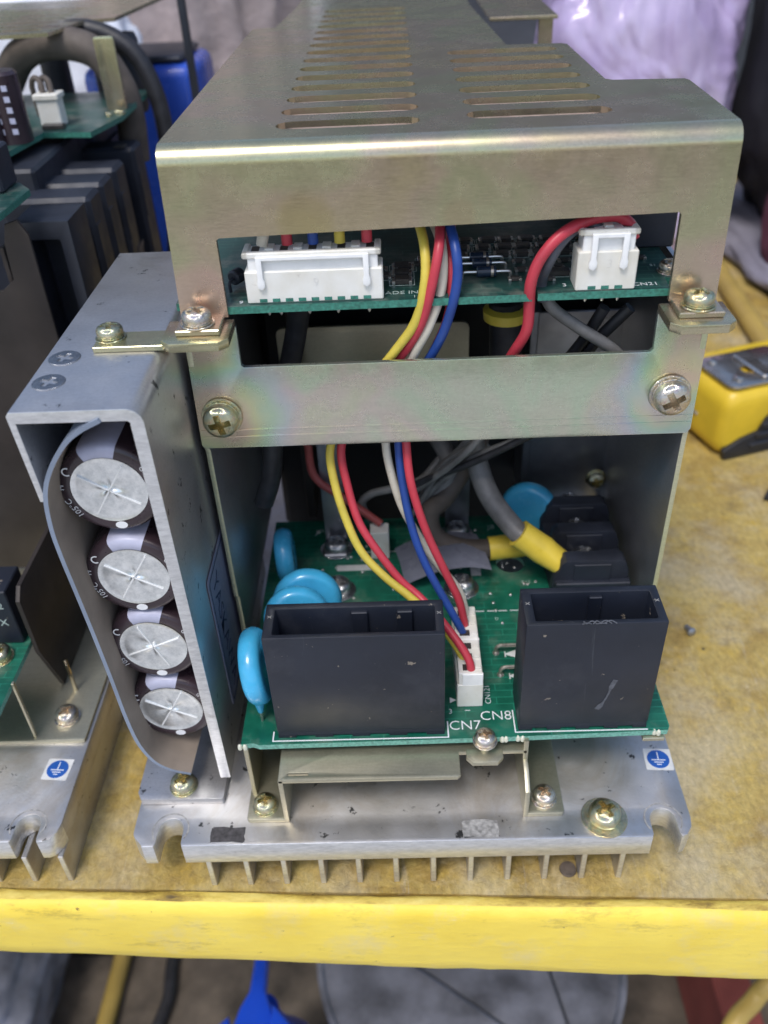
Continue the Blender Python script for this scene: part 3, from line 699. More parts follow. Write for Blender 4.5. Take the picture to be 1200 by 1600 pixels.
lean(plate(bm, [(-55, .6), (-54.4, -.2), (54.2, -.2), (55, .9), (55.2, 28.6), (44.1, 28.6), (44.1, 20.3), (43.5, 19.7), (-43.0, 19.4), (-43.5, 20), (-43.5, 28.6), (-54.8, 28.6)], [], 1.2, 'XZ', 0, .15))
# bent seam near the lower edge
for z in (2.6, 4.3): lean(box(bm, -54.6, 54.8, -.72, -.55, z, z + .22))
fp = mk('front_plate', bm, 'zinc_rainbow', amp)
screw('gold', (-49.3, -.3, 8.0), 3.95, fp, (0, -1, 0), spin=12); screw('pink', (49.0, -.25, 9.9), 3.95, fp, (0, -1, 0), spin=30)
for sx, x0, x1 in ((-1, -57.2, -43.6), (1, 44.0, 57.0)):
    bm = BM(); plate(bm, [(x0 + 1.8, -9.6), (x1 - 1.8, -9.6), (x1, -7.8), (x1, 1.4), (x0, 1.4), (x0, -7.8)], [], 2.0, 'XY', 29.2, .25); mk('mounting_lug', bm, 'zinc_khaki', fp)

# slotted cover
bm = BM()
lean(plate(bm, [(-54.0, 60.5), (-54.5, 30.8), (-44.7, 30.8), (-44.9, 46.6), (-44.3, 47.0), (45.2, 48.6), (45.8, 48.2), (45.8, 30.8), (55.4, 30.8), (55.1, 60.5)], [], 1.2, 'XZ', 0))
yc, zc, ro, ri = .05 * 60.5 - .6 + 3.6, 60.5, 3.6, 2.4
profile_x(bm, arc(yc, zc, ro, 180, 90, 10) + arc(yc, zc, ri, 90, 180, 8), -54.0, 55.1)
zt = zc + ro
slots = [(-32.6, -4.0, 15.6 + 11.7 * i) for i in range(15)] + [(5.2, 34.0, 18.0 + 11.67 * i) for i in range(7)]
def stadium(x0, x1, y, h): r = h / 2; return arc(x1 - r, y, r, -90, 90, 6) + arc(x0 + r, y, r, 90, 270, 6)
plate(bm, [(-54.0, yc), (55.1, yc), (55.8, 42), (55.2, 43.8), (39.8, 45.5), (38.4, 47), (37.7, 94), (36.5, 95.5), (21.8, 97), (18.4, 177), (18.2, 232), (-43.0, 232), (-43.5, 189), (-46.3, 147), (-52.4, 147), (-53.4, 145)], [stadium(a, b, y, 6.4) for a, b, y in slots], 1.2, 'XY', zt - .6)
bmesh.ops.remove_doubles(bm, verts=bm.verts, dist=.01)
cov = mk('slotted_cover', bm, 'zinc_khaki', amp, 30)
for x0, x1, xs in ((-54.4, -45.4, -50.2), (46.0, 55.0, 50.4)):
    bm = BM(); box(bm, x0, x1, -6.6, 2.2, 30.25, 31.45, .2)
    mk('cover_foot', bm, 'zinc_khaki', cov); screw('pink' if x0 < 0 else 'gold', (xs, -3.4, 31.5), 3.05, cov, spin=40)
bm = BM(); lathe(bm, [(3.4, 0), (3.4, .05)], 26); 
for v in bm.verts: v.co = Vector((v.co.x - 26.5 - .4 * v.co.y, -.62 + v.co.z * -.3 + .05 * 49.3, 49.6 + v.co.y * .75))
bm.free()

bm = BM(); box(bm, -36, 37, 12, 92, zt - 3.7, zt - 3.1); box(bm, -36, 0, 92, 188, zt - 3.7, zt - 3.1); mk('inner_shield', bm, 'shield_tan', cov)

# upper circuit board seen through the window
ZU = 32.6
bm = BM(); plate(bm, [(-56.0, 4.5), (-46, 4.4), (-45.2, 1.8), (1.0, 2.4), (1.0, 9), (3.0, 9), (3.0, 2.5), (18.2, 2.8), (18.2, 8), (19.4, 8), (19.4, 2.9), (46.4, 3.2), (46.8, 9), (50, 9), (50, 120), (-56, 120)], [], 1.6, 'XY', ZU - .8)
for f in bm.faces:
    if abs(f.normal.z) < .5: f.material_index = 1
up = mk('upper_circuit_board', bm, None, amp, mats=['board_teal', 'board_edge_dark'])
silk('MADE IN', 2.2, -9.5, 6.0, ZU, 0, up, 'print_dim'); silk('1', 1.8, -6.0, 3.8, ZU, 0, up, 'print_dim'); silk('CN21', 2.2, 42.0, 5.8, ZU, 0, up, 'print_white'); silk('3', 2.2, 25.4, 6.8, ZU, 0, up, 'print_white'); silk('9', 2.0, -42.2, 3.9, ZU, 0, up, 'print_white')
silk('R111', 1.5, 22.6, 15.2, ZU, 0, up, 'print_dim'); silk('51', 1.5, 46, 16, ZU, 0, up, 'print_dim')
for i in range(3): silk(('R109', 'K29', 'R10')[i], 1.2, -3.6, 12 + 4.2 * i, ZU, 90, up, 'print_dim')
def chip(x, y, w_, d_, h_=1.1):
    bm = BM(); box(bm, x - w_ / 2 + .5, x + w_ / 2 - .5, y - d_ / 2, y + d_ / 2, ZU + .05, ZU + h_, .1); o = mk('chip_resistor', bm, 'chip_dark', up)
    bm = BM()
    for s_ in (-1, 1): box(bm, x + s_ * (w_ / 2 - .3) - .35, x + s_ * (w_ / 2 - .3) + .35, y - d_ / 2 - .1, y + d_ / 2 + .1, ZU, ZU + h_ * .7, .08)
    mk('end_cap', bm, 'solder', o)
    if w_ > 3:
        bm = BM(); a, b = w_ / 2 + .55, d_ / 2 + .4
        for sx in (-1, 1): strip(bm, x + sx * a - .08, x + sx * a + .08, y - b, y + b, ZU); strip(bm, x - a, x + a, y + sx * b - .08, y + sx * b + .08, ZU + .01)
        mk('silkscreen_line', bm, 'print_dim', o)
for i in range(3): chip(-8.5, 11.6 + 4.1 * i, 4.2, 2.6)
chip(24.4, 13.0, 7, 2.6)
rnd = random.Random(5)
for r_ in range(3):
    for i in range(9):
        x = 4.5 + i * 4.7 + rnd.uniform(-.5, .5) + r_ * 1.2; y = 25 + r_ * 4.6
        if x < 39: chip(x, y, rnd.choice((3.4, 4.2, 3.8)), 2.5, 1.0)
for i in range(9): chip(-40 + i * 4.6, 14.5 + (i % 3) * 4.5, rnd.choice((3.2, 4.0)), 2.2, 1.0)
for x, y in ((17.5, 15.5), (17.5, 20.5), (22.5, 18.5), (27.5, 20), (22.5, 9.8), (25.5, 16.6), (44, 20), (15.5, 10.5), (-4.8, 21), (-13, 19)): chip(x, y, 2.8, 1.5, .8)
for y in (12.6, 17.6, 21.2):      # three axial diodes
    x = 9.6 + (y - 12.6) * -.1
    bm = BM(); lathe(bm, [(.9, -2.1), (1.15, -1.9), (1.15, 1.9), (.9, 2.1)], 14, T(x, y, ZU + 1.3) @ Ry(90)); dd = mk('diode', bm, 'diode_blue', up)
    bm = BM(); lathe(bm, [(1.18, .9), (1.18, 1.5)], 14, T(x, y, ZU + 1.3) @ Ry(90)); mk('band', bm, 'chip_lead', dd)
    bm = BM()
    for s_ in (-1, 1): tube(bm, [(x + s_ * 2, y, ZU + 1.3), (x + s_ * 4.4, y, ZU + 1.3), (x + s_ * 5.1, y, ZU + 1.0), (x + s_ * 5.2, y, ZU - .1)], .38, 8, 4)
    mk('lead', bm, 'solder', dd)
bm = BM(); lathe(bm, [(1.2, -1.4), (1.6, -1.1), (1.6, 1.1), (1.2, 1.4)], 14, T(-44.0, 12.5, ZU + 2.4) @ Rz(60) @ Ry(90)); tube(bm, [(-44.4, 11.6, ZU + 2.4), (-45.2, 10.0, ZU + 2), (-45.2, 9.8, ZU)], .35, 6, 4); mk('diode', bm, 'black_block', up)
for x in (-34, -28, -22, -15.5, -36.5): 
    bm = BM(); lathe(bm, [(.5, 0), (.35, -.9), (.1, -1.3)], 8, T(x, 3.6, ZU - 1.6)); mk('solder_pin', bm, 'solder', up)
for x in (29.5, 33.0, 36.2):
    bm = BM(); lathe(bm, [(.5, 0), (.35, -.9), (.1, -1.3)], 8, T(x, 4.6, ZU - 1.6)); mk('solder_pin', bm, 'solder', up)
screw('pink', (48.6, 12, ZU), 2.4, up)

def big_connector(x0, x1, y0, yd, zh, zp, lab, notch, word):
    bm = BM(); box(bm, x0, x1, y0, y0 + yd, ZU, zh, .25); 
    o = mk('plug_header', bm, 'nylon', amp); o['label'] = lab
    bm = BM(); box(bm, x0 + .9, x1 - .9, y0 + .5, y0 + yd - .5, zh - .5, zp, .2); mk('plug_body', bm, 'nylon_bright', o)
    bm = BM(); box(bm, x0 - .1, x1 - .2, y0 + .1, y0 + 1.5, zp - .9, zp + .35, .25); box(bm, x0 - .1, x0 + 1.2, y0 + .1, y0 + yd, zp - .9, zp + .35, .25); box(bm, x1 - 1.5, x1 - .2, y0 + .1, y0 + yd, zp - .9, zp + .35, .25); mk('plug_flange', bm, 'nylon', o)
    bm = BM()
    for s_, xx in ((1, x0 + notch), (-1, x1 - notch)):
        plate(bm, [(xx - .6, zp - .3), (xx + .6, zp - .3), (xx + .55, zh - 1.2), (xx + .8, zh - 2.0), (xx + .75, zh - 3.0), (xx + .1, zh - 3.7), (xx - .75, zh - 3.2), (xx - .8, zh - 2.2), (xx - .55, zh - 1.2)], [], 1.0, 'XZ', y0 - .35, .15)
    box(bm, x0 + notch - .6, x1 - notch + .6, y0 - .8, y0 + .2, zp - 1.1, zp - .2, .15)
    mk('latch_arm', bm, 'nylon_bright', o)
    n = 9 if x1 - x0 > 20 else 3
    bm = BM(); st = (x1 - x0 - 4) / n
    for i in range(n): box(bm, x0 + 2 + st * (i + .2), x0 + 2 + st * (i + .78), y0 - .05, y0 + .6, ZU + .25, ZU + 1.0)
    mk('foot_gap', bm, 'board_edge_dark', o)
    nn = 9 if n == 9 else 3
    for i in range(nn):
        xx = x0 + 2.4 + (x1 - x0 - 4.8) * i / (nn - 1)
        bm = BM(); box(bm, xx - .9, xx + .9, y0 + 2.0, y0 + yd - 1.0, zp - .1, zp + (.5 if i % 2 else .02), .1); mk('contact_cell', bm, 'nylon' if i % 2 else 'chip_dark', o)
    mk('moulded_digit', text_bm(word, 2.6, T((x0 + x1) / 2 + .4, y0 - .02, zh - 2.6) @ Rx(90), .03), 'nylon', o)
    return o
big_connector(-40.6, -12.4, 3.0, 6.2, 39.4, 42.9, 'wide nine way white connector on the upper board', 3.3, '9')
big_connector(27.0, 39.2, 3.4, 6.2, 40.8, 44.8, 'short three way white connector on the upper board', 3.0, '3')
# wires rising from the wide connector
for i, (x, mt) in enumerate(((-36.8, 'wire_white'), (-31.6, 'wire_red'), (-26.3, 'wire_blue'), (-20.9, 'wire_yellow'), (-15.4, 'wire_red'))):
    lx = 2.2 if i == 0 else 0
    cable('signal_wire', [(x, 6.6, 43.6), (x + lx * .3, 6.8, 46), (x + lx, 8.5, 49.5), (x + lx * 1.3, 15, 53), (x + 6, 30, 55)], 1.12 if i else 1.2, mt)
cable('signal_wire', PX((990, 372, 7.0), (984, 350, 7.2), (962, 337, 7.4), (920, 344, 6.6), (878, 366, 4.4), (846, 402, 3.0), (830, 440, 3.0), (827, 475, 4.4), (823, 515, 5.4), (803, 550, 7), (770, 600, 11)), 1.2, 'wire_red')
cable('signal_wire', PX((938, 372, 7.4), (934, 356, 7.6), (912, 350, 7.2), (880, 374, 5.4), (857, 410, 4.6), (846, 440, 7.2), (850, 470, 6.8)), 1.2, 'wire_grey')
# the loom that passes the notch and drops to CN121
loom = [('wire_yellow', (651, 335, 14), (663, 385, 6), (664, 440, 3.0), (650, 500, 3.0), (620, 545, 4), (575, 600, 5), (535, 650, 5), (516, 701, 5), (522, 751, 3), (539, 807, 0), (564, 861, -3), (601, 901, -6), (642, 934, -9), (690, 978, -13), (725, 1030, -17), (732, 1058, -18.5)),
        ('wire_red', (688, 335, 12), (686, 385, 4), (676, 440, 2.2), (660, 500, 3.0), (635, 545, 5), (592, 600, 6.5), (552, 650, 6.5), (533, 701, 6), (543, 759, 4), (561, 816, 1), (590, 861, -2), (626, 907, -5), (659, 936, -8), (702, 985, -15), (732, 1030, -20), (737, 1062, -21.0)),
        ('wire_white', (672, 335, 16), (690, 385, 7), (690, 450, 4.5), (672, 505, 4), (650, 548, 5), (620, 610, 7), (606, 660, 7), (603, 697, 6), (612, 742, 5), (629, 793, 4), (658, 844, 3), (686, 884, 2), (717, 923, 0), (729, 965, -1.6), (731, 985, -2.0)),
        ('wire_red', (705, 345, 16), (703, 400, 8), (706, 450, 5.5), (697, 505, 5.5), (672, 560, 7), (645, 620, 8), (635, 660, 7), (635, 696, 4), (643, 759, 1), (666, 830, -1), (694, 890, -3), (716, 935, -4.4), (724, 965, -5), (727, 985, -5.8)),
        ('wire_blue', (698, 335, 11), (712, 390, 3.5), (714, 440, 2.2), (700, 500, 3.4), (680, 545, 5), (640, 610, 7), (625, 660, 6), (623, 697, 5), (629, 754, 3), (643, 822, 0), (666, 884, -3), (706, 957, -7), (724, 990, -8), (728, 1004, -8.6))]
for it in loom: cable('signal_wire', PX(*it[1:]), 1.03, it[0], seg=14)

# capacitor housing on the left
bm = BM(); HX, HT = -56.3, 28.0
lean_ = None
xo, zo = HX - 3.2, HT - 3.2
prof = [(-80.6, HT), (xo, HT)] + [(xo + 3.2 * math.cos(a), zo + 3.2 * math.sin(a)) for a in [math.radians(80 - 10 * i) for i in range(8)]] + [(HX, zo), (HX + .4, -80), (HX - 2.2, -80), (HX - 2.6, zo)] + \
       [(xo + .7 * math.cos(math.radians(a)), zo + .7 * math.sin(math.radians(a))) for a in (0, 30, 60, 90)] + [(-79.8, HT - 2.4), (-79.0, 8), (-80.2, 8), (-81.2, HT - .8)]
plate(bm, prof, [], 80, 'XZ', 9, .12)
for v in bm.verts:      # clipped rear corner of the lid
    if v.co.y > 40 and v.co.x < -79: v.co.x = -79.0 + (v.co.x + 79) * .6
for f in bm.faces:
    if f.calc_center_median().y < -30.7: f.material_index = 1
house = mk('capacitor_housing', bm, None, amp, mats=['galvanised', 'cut_metal'])
bm = BM(); plate(bm, [(-80.2, -32.2), (-79.0, -34.4), (-58.2, -34.6), (-57.8, -34.2), (-57.6, 40), (-80.2, 40)], [], 2.2, 'XY', -84.85, .15); mk('housing_foot', bm, 'galvanised', house)
bm = BM(); plate(bm, [(-58.8, -86), (-79, -86), (-79, 20), (-58.8, 20)], [], 1.5, 'XZ', 38); mk('housing_back', bm, 'galvanised', house)
screw('gold', (-68.6, -30.6, -83.7), 3.15, house, spin=35)
bm = BM(); box(bm, -71.2, -46.5, -8.0, -.9, HT + .05, HT + 1.25, .12); mk('link_strip', bm, 'zinc_khaki', house)
screw('gold', (-68.4, -3.6, HT + 1.25), 2.75, house, spin=15)
for px, py in ((101, 560), (76, 598)):
    p = onZ(px, py, HT); screw('flat', (p.x, p.y, HT + .1), 3.2, house, spin=70)
# lining sheet, curled along the capacitors
prof = [onY(x, y, -31.6) for x, y in ((152, 655), (120, 672), (95, 695), (74, 735), (67, 775), (76, 825), (92, 870), (115, 925), (140, 985), (170, 1060), (195, 1125), (215, 1165), (240, 1192), (268, 1205), (298, 1211))]
prof = smooth([(p.x, 0, p.z) for p in prof], 4)
bm = BM(); n = len(prof); th = .9; cols = []
for i, p in enumerate(prof):
    t = (prof[min(i + 1, n - 1)] - prof[max(i - 1, 0)]).normalized(); nn = Vector((-t.z, 0, t.x)) * -1
    if nn.x > 0: nn = -nn
    q_ = p - nn * th
    cols.append([bm.verts.new((a.x + (.0 if y < 0 else .03 * (y + 31)), y, a.z)) for a in (p, q_) for y in (-31.6, 5, 36)])
for a, b in zip(cols, cols[1:]):
    for k, (i0, i1) in enumerate(((0, 1), (1, 2))): bm.faces.new((a[i0], a[i1], b[i1], b[i0]))
    for i0, i1 in ((3, 4), (4, 5)): bm.faces.new((a[i0], b[i0], b[i1], a[i1])).material_index = 1
    bm.faces.new((a[0], b[0], b[3], a[3])); bm.faces.new((a[2], a[5], b[5], b[2]))
for c in (cols[0], cols[-1]):
    bm.faces.new((c[0], c[1], c[4], c[3])); bm.faces.new((c[1], c[2], c[5], c[4]))
mk('lining_sheet', bm, None, amp, 50, mats=['sheet_grey', 'sheet_tan'])
# four electrolytic capacitors
def ring_pt(r, a, y): return (r * math.cos(math.radians(a)), y, r * math.sin(math.radians(a)))
sleeve_prof = [(7.55, -.05), (7.9, -.32), (9.3, -.30), (10.0, -.05), (10.45, .5), (10.65, 1.3), (10.7, 3), (10.7, 30), (10.7, 46)]
def capacitor(cx, cy, cz, rot, spin):
    M = T(cx, cy, cz)
    bm = BM(); rings = [[bm.verts.new(M @ Vector(ring_pt(r, 360 * i / 48, y))) for i in range(48)] for r, y in sleeve_prof]
    for a, b in zip(rings, rings[1:]):
        for i in range(48): bm.faces.new((a[i], a[(i + 1) % 48], b[(i + 1) % 48], b[i]))
    bm.faces.new(rings[-1])
    o = mk('capacitor', bm, 'sleeve_brown', amp, 60)
    bm = BM(); g = []
    for k in range(13):
        r = 7.75 * k / 12
        row = []
        for i in range(64):
            a = 360 * i / 64; d_ = abs(math.cos(math.radians(2 * (a - spin))))
            hgt = -.60 * max(0, 1 - r / 7.4) * d_ ** 2.2 + .30 * max(0, 1 - r / 7.5) + (.10 if k < 12 else .0)
            row.append(bm.verts.new(M @ Vector(ring_pt(r, a, -.22 + hgt * 1.0 - (0 if k < 12 else .12)))) if k else None)
        g.append(row)
    c0 = bm.verts.new(M @ Vector((0, -.30, 0)))
    for i in range(64): bm.faces.new((c0, g[1][i], g[1][(i + 1) % 64]))
    for a, b in zip(g[1:], g[2:]):
        for i in range(64): bm.faces.new((a[i], b[i], b[(i + 1) % 64], a[(i + 1) % 64]))
    e = mk('metal_end', bm, 'cap_end', o, 60)
    for k in (0, 90):
        bm = BM(); gg = box(bm, -6.8, 6.8, -.06, .40, -.17, .17, .06)
        bmesh.ops.transform(bm, matrix=M @ T(0, -.50, 0) @ Ry(-(spin + k)), verts=bm.verts)
        mk('vent_score', bm, 'score_glint', o)
    bm = BM(); st = []
    for r, y in sleeve_prof:
        st.append([bm.verts.new(M @ Vector(ring_pt(r + .06, 92 + rot - 22 + 44 * i / 8, y - (.06 if y < .6 else 0)))) for i in range(9)])
    for a, b in zip(st, st[1:]):
        for i in range(8): bm.faces.new((a[i], a[i + 1], b[i + 1], b[i]))
    mk('printed_stripe', bm, 'stripe_lilac', o, 60)
    bm = BM(); lathe(bm, [(1.1, 0), (1.1, .1)], 16, M @ T(*ring_pt(8.75, -88 + rot, -.36)) @ Rx(90) @ Matrix.Diagonal((1.15, .8, 1, 1))); mk('white_dot', bm, 'print_white', o)
    for s_, sz, a, rr_ in (('105\u00b0C', 1.9, 205, 9.0), ('M', 1.7, 172, 9.6), ('N', 1.4, 20, 9.0), ('G', 1.4, 31, 9.0)):
        mk('print', text_bm(s_, sz, M @ T(*ring_pt(rr_, a + rot, -.34)) @ Rx(90) @ Rz(a + rot - 90 if a > 100 else a + rot - 90), .03), 'print_white', o)
    bm = BM(); c_ = ring_pt(8.9, 146 + rot, -.36); n_ = 18
    A = [ (1.0 * math.cos(math.radians(60 + 240 * i / n_)), 1.0 * math.sin(math.radians(60 + 240 * i / n_))) for i in range(n_ + 1)]
    B = [(a * .72, b * .72) for a, b in A[::-1]]
    plate(bm, A + B, [], .06, 'XY', 0); bmesh.ops.transform(bm, matrix=M @ T(*c_) @ Rx(90), verts=bm.verts); mk('print', bm, 'print_white', o)
for cz, rot, spin in ((6.0, 2, 57), (-17.2, -2, 58), (-38.6, 0, 22), (-60.6, 3, 60)): capacitor(-68.7, -24.5, cz, rot, spin)
# nameplate on the housing wall
def wallpt(px, py): return onX(px, py, HX + .45)
corners = [wallpt(323, 912), wallpt(347, 838), wallpt(372, 1120)]
y0 = corners[0].y; z1 = corners[0].z
bm = BM(); plate(bm, rr(y0, y0 + 55, -70, z1, 1.5, 3), [], .2, 'YZ', HX + .52); npl = mk('nameplate', bm, 'label_silver', house); npl['label'] = 'silver nameplate with dark blue lettering'
bm = BM(); plate(bm, rr(y0 + 1, y0 + 54, -69, z1 - 1.2, 1.2, 3), [rr(y0 + 1.35, y0 + 53.6, -68.6, z1 - 1.6, 1.0, 3)], .06, 'YZ', HX + .66); mk('border_line', bm, 'print_navy', npl)
mk('lettering', text_bm('YASKAWA', 7.6, T(HX + .66, y0 + 6.4, (z1 - 70) / 2) @ Rz(90) @ Rx(90) @ Rz(-90), .04), 'print_navy', npl)

# rear part of the amplifier beyond the cover
bm = BM(); box(bm, 24, 47, 166, 240, 60.5, 61.7, .2); box(bm, 41.5, 46.5, 172, 173.2, 30, 60.5, .2); mk('rear_cover', bm, 'zinc_khaki', amp)
bm = BM(); box(bm, -53, -44, 178, 200, 55, 56.2, .2); mk('rear_tab', bm, 'zinc_khaki', amp)
bm = BM(); lathe(bm, [(4, 34), (10, 34), (11, 37), (11, 50), (9, 53), (4, 53)], 28, T(33, 156, 0)); mk('choke_coil', bm, 'black_block', amp)
bm = BM(); tube(bm, [(26, 146, 45), (30, 144, 50), (36, 145, 51), (41, 148, 46)], 1.6, 10); mk('coil_lead', bm, 'sleeve_yellow', amp)
bm = BM(); box(bm, 36, 41, 60, 90, 33, 60, .4); mk('relay', bm, 'black_block', amp)
bm = BM(); box(bm, 40.2, 53, 26, 58, ZU + .1, 58, .4); mk('relay', bm, 'black_block', amp)  # added black box, closes the see-through gap beside the connector

# ------------------------------------------------------------------ neighbouring amplifier on the left
nb = empty('servo_amplifier', (-150, 60, 0)); tag(nb, 'uncovered servo amplifier with black stepped terminal rows beside the capacitor housing', 'amplifier')
nx = -98.6
hs2 = heatsink(nb, nx - 138, nx, -44.2, 205, (nx - 129, nx - 8.4), [nx - .95 - 9.4 * i for i in range(14)])
bm = BM(); box(bm, nx - .6, nx, -40, 200, -104, -93.5); bm.free()
ground_label(nb, -104.6, -22.8, -86, -4)
bm = BM(); plate(bm, rr(nx - 60, nx - .8, -14.2, 60, .8, 2), [], 1.3, 'XY', -85.3, .12); fl = mk('base_flange', bm, 'zinc_olive', nb)
screw('pink', (-106.3, -6.4, -84.6), 3.2, fl)
bm = BM(); plate(bm, rr(nx - 118, -115.0, -24, 16, .6, 2), [], 1.6, 'XY', -65.8)
for f in bm.faces:
    if abs(f.normal.z) < .5: f.material_index = 1
pc2 = mk('circuit_board', bm, None, nb, mats=['board_green', 'board_edge'])
screw('gold', (-121.5, -1.5, -65), 3.4, pc2)
bm = BM(); box(bm, -170, -116.5, 4, 15, -65, -46, .3); mk('socket_housing', bm, 'black_plastic', pc2)
mk('lettering', text_bm('A-X', 3.4, T(-121.5, 3.9, -57) @ Rx(90), .03), 'print_dim', pc2); mk('lettering', text_bm('2', 3.0, T(-119, 3.9, -51) @ Rx(90), .03), 'print_dim', pc2)
for y0, y1 in ((-13, -10),):
    bm = BM(); box(bm, -113.9, -113.2, y0, y0 + 1, -84.7, -63, .1); mk('standoff', bm, 'zinc_olive', nb)
bm = BM(); tube(bm, [(-107.0, 4, -85), (-107.2, 4.2, -72)], .6, 8, sm=False); mk('pin', bm, 'screw_pink', nb)
bm = BM(); plate(bm, [(0, -64.6), (0, -46), (3, -43), (58, -43), (58, -84), (6, -84)], [], 1.2, 'YZ', -111.5, .12); mk('side_wall', bm, 'shaded_brown', nb)
bm = BM(); plate(bm, [(-180, -84), (-106.5, -84), (-106.5, 30), (-108.5, 34), (-112, 33), (-113.5, 28), (-114, 18), (-118, 15), (-180, 15)], [], 1.2, 'XZ', 60, .12); mk('front_plate', bm, 'shaded_brown', nb)
bm = BM(); plate(bm, [(62, -84), (62, 26), (190, 26), (190, -84)], [], 1.2, 'YZ', -116, .12); mk('side_wall', bm, 'shaded_brown', nb)
bm = BM(); box(bm, -175, -117, 100, 196, -84, 36, 1); mk('dark_filler', bm, 'black_block', nb)  # added dark fill, blocks the bright view behind the terminal rows
# black terminal rows, stepping back
tops = [(70, 86, True), (90.4, 102, False), (104.9, 118, False), (120.7, 136, False), (146, 170, False)]
for i, (ya, yb, front) in enumerate(tops):
    xr = -99.2; xl = -114.5 if front else -126
    if front:
        bm = BM(); plate(bm, [(xl, -40), (xr, -40), (xr, 30), (xl, 30)], [rr(xl + 3, xr - 3.4, -14, 25, .8, 2), [( (xl + xr) / 2 + 4.6 * math.cos(a * .3142), -27 + 4.6 * math.sin(a * .3142)) for a in range(20)]], yb - ya, 'XZ', (ya + yb) / 2, .3)
        box(bm, xl + .5, xr - .5, yb - 5, yb - .5, -39, 29)
    else:
        bm = BM(); box(bm, xl, xr, ya, ya + 12, -40, 30, 1.2); box(bm, xl + 1, xr - 4, ya + 12, yb + 2.6, -40, 26, .3); box(bm, xr - 5, xr + .3, ya + 1, ya + 6, 6, 22, .5)
    mk('terminal_row', bm, 'black_block', nb)
for xx in (-122, -104):
    bm = BM(); box(bm, xx - 2, xx + 2, 146, 150, 30.02, 30.6, .2); mk('socket_mark', bm, 'chip_dark', nb)
for ya in (96, 111, 128):
    bm = BM(); plate(bm, [(ya, 2), (ya + 7, 2), (ya, -9)], [], .4, 'YZ', -99.0); mk('side_gusset', bm, 'brown_cable', nb)
sb = [onZ(px, py, 38) for px, py in ((-60, 372), (0, 334), (46, 296), (30, 285), (-60, 290))]
bm = BM(); plate(bm, [(v.x, v.y) for v in sb], [], 1.6, 'XY', 37.2)
for f in bm.faces:
    if abs(f.normal.z) < .5: f.material_index = 1
sbo = mk('small_circuit_board', bm, None, nb, mats=['board_teal', 'board_edge_dark'])
c = onZ(8, 305, 38); bm = BM(); box(bm, c.x - 16, c.x - .5, c.y + 1, c.y + 12, 38.1, 49, .6); mk('relay', bm, 'black_block', sbo)
# upper board
bm = BM(); plate(bm, [(-150, 90), (-126, 100), (-121.8, 128), (-106, 126), (-101, 148), (-101, 190), (-170, 190), (-170, 90)], [], 1.6, 'XY', 39.2)
for f in bm.faces:
    if abs(f.normal.z) < .5: f.material_index = 1
u2 = mk('upper_circuit_board', bm, None, nb, mats=['board_teal', 'board_edge_dark'])
bm = BM(); box(bm, -124.0, -117.0, 134, 140, 40, 49.5, .4); box(bm, -124.6, -116.4, 133.4, 140.6, 48.2, 50.0, .3); mk('plug_header', bm, 'nylon', u2)
bm = BM(); box(bm, -123, -116, 131, 134, 40, 41.5, .2); mk('chip_resistor', bm, 'chip_dark', u2)
for x in (-122, -119.2): cable('signal_wire', [(x, 137, 49.5), (x - .4, 138, 53), (x - 2.4, 139, 54), (x - 4.5, 141, 51), (x - 5, 143, 42)], .9, 'brown_cable', nb)
for x, y, r_, h_ in ((-126.5, 118, 5.0, 20), (-133, 114, 5, 20)):
    bm = BM(); lathe(bm, [(r_, 40), (r_, 40 + h_ - 1), (r_ - .8, 40 + h_)], 28, T(x, y, 0)); cc = mk('capacitor', bm, 'sleeve_brown', u2)
    bm = BM()
    for k in range(5): 
        for a in (-110, -70): box(bm, x + 5.05 * math.cos(math.radians(a)) - 1.2, x + 5.05 * math.cos(math.radians(a)) + 1.2, y + 5.05 * math.sin(math.radians(a)) - .1, y + 5.05 * math.sin(math.radians(a)), 43 + k * 3, 44.6 + k * 3)
    mk('print', bm, 'stripe_lilac', cc)
for k, (x, y) in enumerate(((-105.6, 148), (-103.4, 151), (-101.8, 150))): screw('gold', (x, y, 40), 1.1, u2)
cable('hose_loop', [(-150, 178, 45), (-141, 176, 55), (-128, 174, 59), (-114, 173, 56), (-107, 172, 46), (-105, 171, 36), (-106, 170, 20)], 5.4, 'brown_cable', nb)
cable('hose_loop', [(-135, 190, 60), (-118, 188, 61), (-104, 186, 54), (-97.5, 184, 40), (-96, 182, 22), (-97, 180, 0), (-100, 178, -20)], 3.2, 'black_cable', nb)
bm = BM(); plate(bm, [(-175, 152), (-124, 160), (-119, 187), (-109, 190), (-104, 255), (-175, 255)], [stadium(-165, -128, 168 + 9 * i, 3.6) for i in range(7)], 1.2, 'XY', 63.4); mk('slotted_cover', bm, 'zinc_khaki', nb)
bm = BM(); pa_, pb_ = onY(141, 40, 157), onY(173, 40, 157); plate(bm, rr(pa_.x, pb_.x, 40, 62.6, .8, 2), [], 1.4, 'XZ', 157, .2); mk('cover_post', bm, 'zinc_khaki', nb)
bm = BM(); box(bm, -92.5, -89.5, 222, 225, -80, 70, .3); mk('cover_post', bm, 'dark_metal', nb)
for x, y in ((-118, 200), (-111, 203), (-140, 205)):
    bm = BM(); lathe(bm, [(4.5, 30), (5.4, 32), (5.4, 55), (4.6, 57.5), (1, 58)], 22, T(x, y, 0)); mk('choke_coil', bm, 'black_block', nb)

